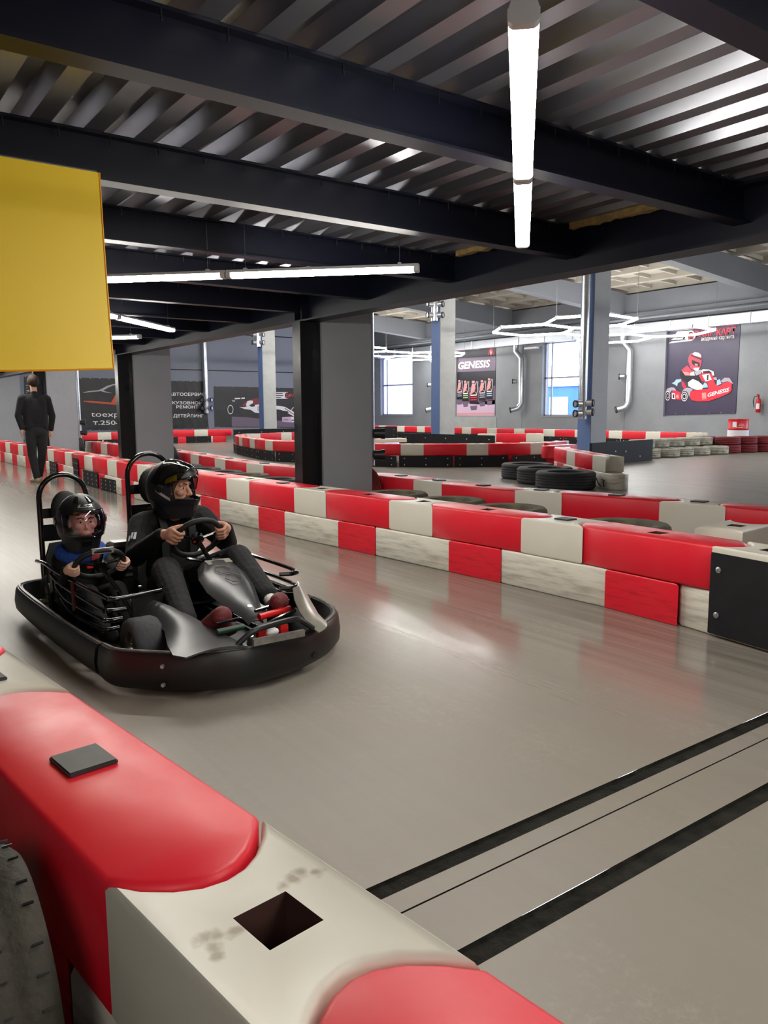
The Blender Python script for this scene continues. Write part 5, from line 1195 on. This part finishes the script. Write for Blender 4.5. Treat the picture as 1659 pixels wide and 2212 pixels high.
def helmet(root, c, psi, a, b_, cz, visor, open_, tilt=0, text=None):
    """full-face helmet with open eye port, chin bar, visor; faces -y turned by psi"""
    Rz = Matrix.Rotation(psi, 4, 'Z') @ Matrix.Rotation(tilt, 4, 'X'); c = Vector(c); O = wloc(root)
    def S(az, el, k=1.0):
        f = max(0, math.cos(az)); ch = 0
        if el < 0: ch = .13*min(1, -el/R(28))*f**1.5
        cut = math.cos(el); z = cz*math.sin(el)
        if el < R(-35): cut = math.cos(R(-35))-.35*(-el-R(35)); z = cz*math.sin(R(-35))-(-el-R(35))*cz*1.25
        rl = .02*f*(1 if el > R(20) else 0)*0
        return Vector((a*cut*math.sin(az), -b_*cut*math.cos(az)*(1+ch+rl), z))*k
    NA, els = 64, [R(90-5*i) for i in range(30)]
    bm = bmesh.new(); V = {}
    top = bm.verts.new(S(0, R(90)))
    for i, e in enumerate(els[1:], 1):
        for j in range(NA): V[i, j] = bm.verts.new(S(2*math.pi*j/NA-math.pi, e))
    port = lambda az, e: abs(az) < R(66)-max(0, (-e-R(5)))*.5 and R(-24)+abs(az)*.08 < e < R(24)-abs(az)*.10
    for j in range(NA): bm.faces.new((top, V[1, j], V[1, (j+1) % NA]))
    for i in range(1, len(els)-1):
        for j in range(NA):
            az = 2*math.pi*(j+.5)/NA-math.pi; e = (els[i]+els[i+1])/2
            if port(az, e): continue
            bm.faces.new((V[i, j], V[i+1, j], V[i+1, (j+1) % NA], V[i, (j+1) % NA]))
    bmesh.ops.delete(bm, geom=[v for v in bm.verts if not v.link_faces], context='VERTS')
    bmesh.ops.recalc_face_normals(bm, faces=bm.faces); bmesh.ops.solidify(bm, geom=list(bm.faces), thickness=.016)
    bm.transform(Matrix.Translation(c-O) @ Rz); bmesh.ops.recalc_face_normals(bm, faces=bm.faces)
    me = bpy.data.meshes.new('helmet'); bm.to_mesh(me); bm.free(); me.materials.append(MT['helmet']); me.shade_smooth(); me.set_sharp_from_angle(angle=R(45)); h = put('helmet', me, root)
    X = lambda v: c+Rz @ v
    # visor
    Vr = Matrix.Rotation(-open_, 4, 'X'); rows = []
    for e in (R(27), R(18), R(9), 0, R(-9), R(-18), R(-26)):
        rows.append([X(Vr @ S(R(az), e, 1.035)) for az in range(-84, 85, 7)])
    m = MB(); m.sheet(rows, .0025); vz = build(m, 'visor', visor, h, angle=80)
    for r_ in (rows[0], rows[-1]):
        m = MB(); m.tube(r_, .0028, 5); build(m, 'visor_edge', MT['trim'], h)
    for sx in (-1, 1):
        m = MB(); p = Vector((sx*a*1.0, .0, .01)); m.cyl(X(p), X(p+Vector((sx*.01, 0, 0))), .026, .022, n=18); build(m, 'visor_pivot', MT['trim'], h)
    # port gasket, crown vents, chin vent
    ring = [(R(a_), R(25)-abs(R(a_))*.10) for a_ in range(-66, 67, 6)]+[(R(a_), R(-25)+abs(R(a_))*.08) for a_ in range(60, -61, -6)]
    m = MB(); m.tube([X(S(az, e, 1.0)) for az, e in ring], .004, 6, closed=True); build(m, 'port_gasket', MT['trim'], h)
    for sx in (-1, 1):
        m = MB(); m.sheet([[X(S(R(sx*(18+6*i)), R(46+6*j), 1.015+.012*math.sin(math.pi*(i+.5)/4))) for i in range(4)] for j in range(4)], .004); build(m, 'crown_vent', MT['trim'], h)
    m = MB(); m.sheet([[X(S(R(-14+7*i), R(-36-4*j), 1.012)) for i in range(5)] for j in range(3)], .004); build(m, 'chin_vent', MT['trim'], h)
    return h, X, S
def decal_text(root, txt, X, S, az0, az1, e0, e1, m, k=1.012, shear=.2):
    c = bpy.data.curves.new('txt', 'FONT'); c.body = txt; c.size = 1; c.shear = shear; c.offset = .03; c.resolution_u = 2
    to = bpy.data.objects.new('txt', c); COL.objects.link(to); bpy.context.view_layer.update()
    me = bpy.data.meshes.new_from_object(to.evaluated_get(bpy.context.evaluated_depsgraph_get())); bpy.data.objects.remove(to); bpy.data.curves.remove(c)
    V = np.empty(len(me.vertices)*3); me.vertices.foreach_get('co', V); V = V.reshape(-1, 3); x0, x1, h = V[:, 0].min(), V[:, 0].max(), V[:, 1].max(); O = wloc(root)
    for i, v in enumerate(me.vertices): v.co = X(S(az0+(az1-az0)*(V[i, 0]-x0)/(x1-x0), e0+(e1-e0)*V[i, 1]/h, k))-O
    me.materials.clear(); me.materials.append(m); me.update(); return put('helmet_lettering', me, root)

# --- driver
PSI = R(36)
pr = [ell((1.742, 4.62, .28), (.165, .135, .17), 1), ell((1.742, 4.635, .46), (.2, .125, .16), 1), cap((1.58, 4.62, .575), .075, (1.91, 4.62, .59), .075, 1), cap((1.742, 4.62, .58), .085, (1.74, 4.58, .66), .06, 1), cap((1.74, 4.58, .62), .056, (1.735, 4.55, .74), .055, 0)]
hp, HP_, HR = head((1.735, 4.53, .785), PSI, 1.04, 0, 6, 7); pr += hp
gL = Vector(SW1)+(u1*math.cos(R(197))+w1*math.sin(R(197)))*.135; gR = Vector(SW1)+(u1*math.cos(R(-17))+w1*math.sin(R(-17)))*.135
def tang(g, C, n_): o_ = (g-Vector(C)).normalized(); return o_, n_.cross(o_).normalized()
oL, tL = tang(gL, SW1, n1); oR, tR = tang(gR, SW1, n1)
if tL.z < 0: tL = -tL
if tR.z < 0: tR = -tR
a, pL = grip(gL, tL, n1, oL, 1.06, 0); b, pR = grip(gR, tR, n1, oR, 1.06, 0); pr += a+b
wL, wR = pL+Vector((-.03, .06, -.012)), pR+Vector((.035, .06, -.012))
pr += [cap((1.555, 4.61, .565), .078, (1.445, 4.40, .425), .062, 1), cap((1.445, 4.40, .425), .062, wL, .038, 1), cap(wL, .03, pL, .026, 0),
       cap((1.935, 4.61, .58), .078, (2.0, 4.38, .45), .062, 1), cap((2.0, 4.38, .45), .062, wR, .038, 1), cap(wR, .03, pR, .026, 0)]
pr += [ell((1.742, 4.56, .2), (.185, .16, .115), 2), cap((1.665, 4.52, .22), .1, (1.465, 3.98, .405), .077, 2), cap((1.465, 3.98, .405), .077, (1.385, 3.53, .245), .056, 2), cap((1.385, 3.53, .245), .04, (1.392, 3.48, .225), .04, 5), cap((1.392, 3.48, .225), .036, (1.405, 3.44, .212), .036, 4),
       cap((1.41, 3.43, .2), .04, (1.455, 3.3, .3), .044, 3), ell((1.462, 3.285, .305), (.05, .04, .05), 3), cap((1.42, 3.36, .185), .03, (1.5, 3.26, .25), .03, 3),
       cap((1.825, 4.52, .22), .1, (1.885, 3.99, .425), .077, 2), cap((1.885, 3.99, .425), .077, (1.835, 3.54, .3), .055, 2), cap((1.835, 3.54, .3), .036, (1.825, 3.49, .285), .036, 4),
       cap((1.82, 3.45, .265), .04, (1.775, 3.31, .32), .044, 3), ell((1.77, 3.3, .325), (.05, .04, .048), 3)]
drv = body('person', pr, [MT['skin'], MT['cloth'], MT['trouser'], MT['shoe'], MT['sock'], MT['sock_brown'], MT['beard'], MT['lips']], .0044, (1.74, 4.55, 0), 3)
tag(drv, 'person in black jacket and black helmet with raised visor, steering the go-kart', 'person')
face_bits(drv, HP_, HR, 1.04, MT['beard'])
hl, X, S = helmet(drv, (1.735, 4.545, .785), PSI, .138, .168, .172, MT['visor_dark'], R(64), R(-2))
m = MB(); m.sheet([[X(S(R(-100+6*i), R(-2-4*i+6*j), 1.008)) for i in range(6)] for j in range(2)], .003); build(m, 'side_badge', MT['badge'], hl)
m = MB(); m.sheet([[X(S(R(-120+7*i), R(-22-5*i+4*j), 1.008)) for i in range(7)] for j in range(2)], .003); build(m, 'side_stripe', MT['trim'], hl)
Vv = Matrix.Rotation(-R(52), 4, 'X')
for x0 in (1.655, 1.83):
    rows = [[(x0+dx, y, z) for dx in (-.022, 0, .022)] for y, z in ((4.72, .655), (4.64, .675), (4.555, .645), (4.505, .57), (4.495, .48), (4.49, .36))]
    m = MB(); m.sheet(rows, .006); build(m, 'harness_strap', MT['rubber'], drv, angle=70)
ax = Vector((-.11, -.21, -.14)).normalized(); dr_ = Vector((-.62, -.72, .3)); dr_ = (dr_-ax*dr_.dot(ax)).normalized(); vx = ax.cross(dr_); pc_ = Vector((1.482, 4.47, .472))
for k_, (u0, u1, a0, a1) in enumerate(((-.03, .03, -.28, -.1), (-.034, .02, -.02, .12), (-.012, .034, .2, .34))):
    m = MB(); m.sheet([[pc_+ax*(u0+(u1-u0)*i/4)+(dr_*math.cos(a)+vx*math.sin(a))*.0745 for i in range(5)] for a in (a0, (a0+a1)/2, a1)], .003); build(m, 'sleeve_print', MT['p_grey'], drv)

# --- child
PC = R(-3)
pr = [ell((1.195, 4.62, .24), (.11, .095, .12), 1), ell((1.195, 4.63, .35), (.125, .085, .1), 1), cap((1.09, 4.62, .415), .05, (1.3, 4.62, .415), .05, 1), cap((1.195, 4.6, .42), .05, (1.19, 4.56, .56), .042, 0)]
hc, HC, HCR = head((1.188, 4.5, .636), PC, .92, 0, None, None, .6); pr += hc
gL = Vector(SW2)+(u2*math.cos(R(168))*.125+w2*math.sin(R(168))*.125*.85); gR = Vector(SW2)+(u2*math.cos(R(12))*.125+w2*math.sin(R(12))*.125*.85)
oL, tL = tang(gL, SW2, n2); oR, tR = tang(gR, SW2, n2)
if tL.z < 0: tL = -tL
if tR.z < 0: tR = -tR
a, pL = grip(gL, tL, n2, oL, .82, 0); b, pR = grip(gR, tR, n2, oR, .82, 0); pr += a+b
wL, wR = pL+Vector((.0, .05, -.018)), pR+Vector((.01, .05, -.01))
pr += [cap((1.085, 4.61, .41), .05, (1.06, 4.4, .33), .043, 1), cap((1.06, 4.4, .33), .043, wL, .03, 1), cap(wL, .024, pL, .02, 0),
       cap((1.305, 4.61, .41), .05, (1.335, 4.4, .33), .043, 1), cap((1.335, 4.4, .33), .043, wR, .03, 1), cap(wR, .024, pR, .02, 0),
       ell((1.195, 4.58, .18), (.12, .11, .08), 2), cap((1.14, 4.54, .18), .062, (1.12, 4.2, .29), .05, 2), cap((1.12, 4.2, .29), .05, (1.13, 3.98, .14), .036, 2), cap((1.25, 4.54, .18), .062, (1.27, 4.2, .29), .05, 2), cap((1.27, 4.2, .29), .05, (1.26, 3.98, .14), .036, 2),
       cap((1.13, 3.97, .115), .034, (1.13, 3.86, .14), .034, 2), cap((1.26, 3.97, .115), .034, (1.26, 3.86, .14), .034, 2)]
chd = body('person', pr, [MT['skin_child'], MT['cloth'], MT['trouser'], MT['lips']], .0042, (1.195, 4.58, 0), 3)
tag(chd, 'small child in black helmet and blue scarf gripping the second steering wheel', 'person')
face_bits(chd, HC, HCR, .92, MT['beard'])
hl, X, S = helmet(chd, (1.188, 4.545, .632), PC, .13, .156, .158, MT['visor'], 0)
decal_text(hl, 'LS2', X, S, R(-20), R(26), R(35), R(42), MT['badge'])
sc = MB(); rg = []
for zz, rr in ((.50, .1), (.485, .128), (.455, .138), (.425, .13), (.412, .105), (.43, .085), (.48, .08), (.50, .1)):
    rg.append([Vector((1.19+rr*math.cos(t)*1.05, 4.575+rr*.92*math.sin(t), zz+.012*math.sin(3*t)-.02*max(0, -math.sin(t)))) for t in (2*math.pi*k/36 for k in range(36))])
sc.rings(rg, cap=False); scf = build(sc, 'scarf', MT['scarf'], chd, angle=60)
m = MB(); m.sheet([[(1.19+r_*1.05*math.cos(t), 4.575+r_*.92*math.sin(t)-.004, zz+.012*math.sin(3*t)-.02*max(0, -math.sin(t))) for t in (R(-82), R(-74), R(-66), R(-58))] for zz, r_ in ((.475, .133), (.455, .14), (.43, .134))], .004); build(m, 'scarf_patch', MT['scarf_red'], scf)
for x0 in (1.125, 1.265):
    rows = [[(x0+dx, y, z) for dx in (-.018, 0, .018)] for y, z in ((4.69, .455), (4.63, .472), (4.565, .45), (4.535, .39), (4.53, .3))]
    m = MB(); m.sheet(rows, .005); build(m, 'harness_strap', MT['rubber'], chd, angle=70)

# --- man walking away up the track
mx, my = 3.19, 14.72
pr = [cap((3.085, my, 1.42), .108, (3.085, my, 1.0), .105, 1), cap((3.285, my, 1.42), .108, (3.285, my, 1.0), .105, 1), ell((3.185, my, 1.22), (.2, .125, .3), 1), cap((3.07, my, .99), .098, (3.3, my, .99), .098, 1), cap((3.0, my, 1.475), .068, (3.37, my, 1.475), .068, 1), cap((mx, my, 1.5), .07, (mx, my, 1.56), .056, 1), cap((mx, my, 1.52), .054, (mx, my+.015, 1.66), .052, 0),
      cap((2.985, my, 1.455), .072, (2.905, my-.03, 1.17), .058, 1), cap((2.905, my-.03, 1.17), .058, (2.945, my-.08, .96), .046, 1), cap((2.945, my-.08, .97), .03, (2.94, my-.09, .92), .03, 0), ell((2.935, my-.09, .885), (.026, .042, .045), 0),
      cap((3.395, my, 1.455), .072, (3.475, my+.03, 1.16), .058, 1), cap((3.475, my+.03, 1.16), .058, (3.45, my+.06, .93), .046, 1), cap((3.45, my+.06, .94), .03, (3.445, my+.06, .885), .03, 0), ell((3.44, my+.06, .85), (.026, .042, .048), 0),
      ell((3.19, my, .9), (.175, .12, .13), 2), cap((3.1, my, .86), .1, (3.095, my-.02, .49), .075, 2), cap((3.095, my-.02, .49), .075, (3.13, my-.1, .11), .058, 2), cap((3.28, my, .86), .1, (3.275, my+.05, .49), .075, 2), cap((3.275, my+.05, .49), .075, (3.235, my+.16, .11), .055, 2),
      cap((3.14, my-.13, .052), .045, (3.08, my+.08, .038), .036, 3), cap((3.235, my+.14, .05), .045, (3.25, my+.34, .038), .036, 3)]
for (hx, hy, hz, q) in ((2.935, my-.09, .885, 1), (3.44, my+.06, .85, -1)):
    for j in range(4):
        y0 = hy+.03-.019*j; pr += [cap((hx, y0, hz-.03), .011, (hx+.004*q, y0, hz-.07), .0105, 0), cap((hx+.004*q, y0, hz-.07), .0105, (hx+.02*q, y0, hz-.088), .009, 0)]
    pr += [cap((hx+.01*q, hy+.035, hz), .012, (hx+.026*q, hy+.045, hz-.045), .0105, 0)]
hm, HM, HMR = head((mx, my+.01, 1.745), R(180), 1.0, 0); pr += hm
man = body('person', pr, [MT['skin'], MT['jumper'], MT['trouser'], MT['shoe_tan']], .0075, (mx, my, 0), 8)
tag(man, 'person in dark sweatshirt and black trousers walking away up the track', 'person')
hb_ = MB(); bmh = bmesh.new(); rows = []
for i in range(15):
    e = R(90-i*11); r_ = []
    for j in range(29):
        az = R(-180+j*360/28); f = math.cos(az)     # az 0 = back of the head (-y)
        lim = R(-56)+R(84)*(1-f)/2
        ee = max(e, lim+R(8)*math.sin(j*2.1)*.3); r_.append((mx+.090*math.cos(ee)*math.sin(az), my+.008-.112*math.cos(ee)*f, 1.762+.116*math.sin(ee)+.004*math.sin(j*3.3+i)))
    rows.append(r_)
hb_.sheet(rows, .012); build(hb_, 'hair', MT['hair'], man, angle=70)
face_bits(man, HM, HMR, 1.0, MT['hair'])
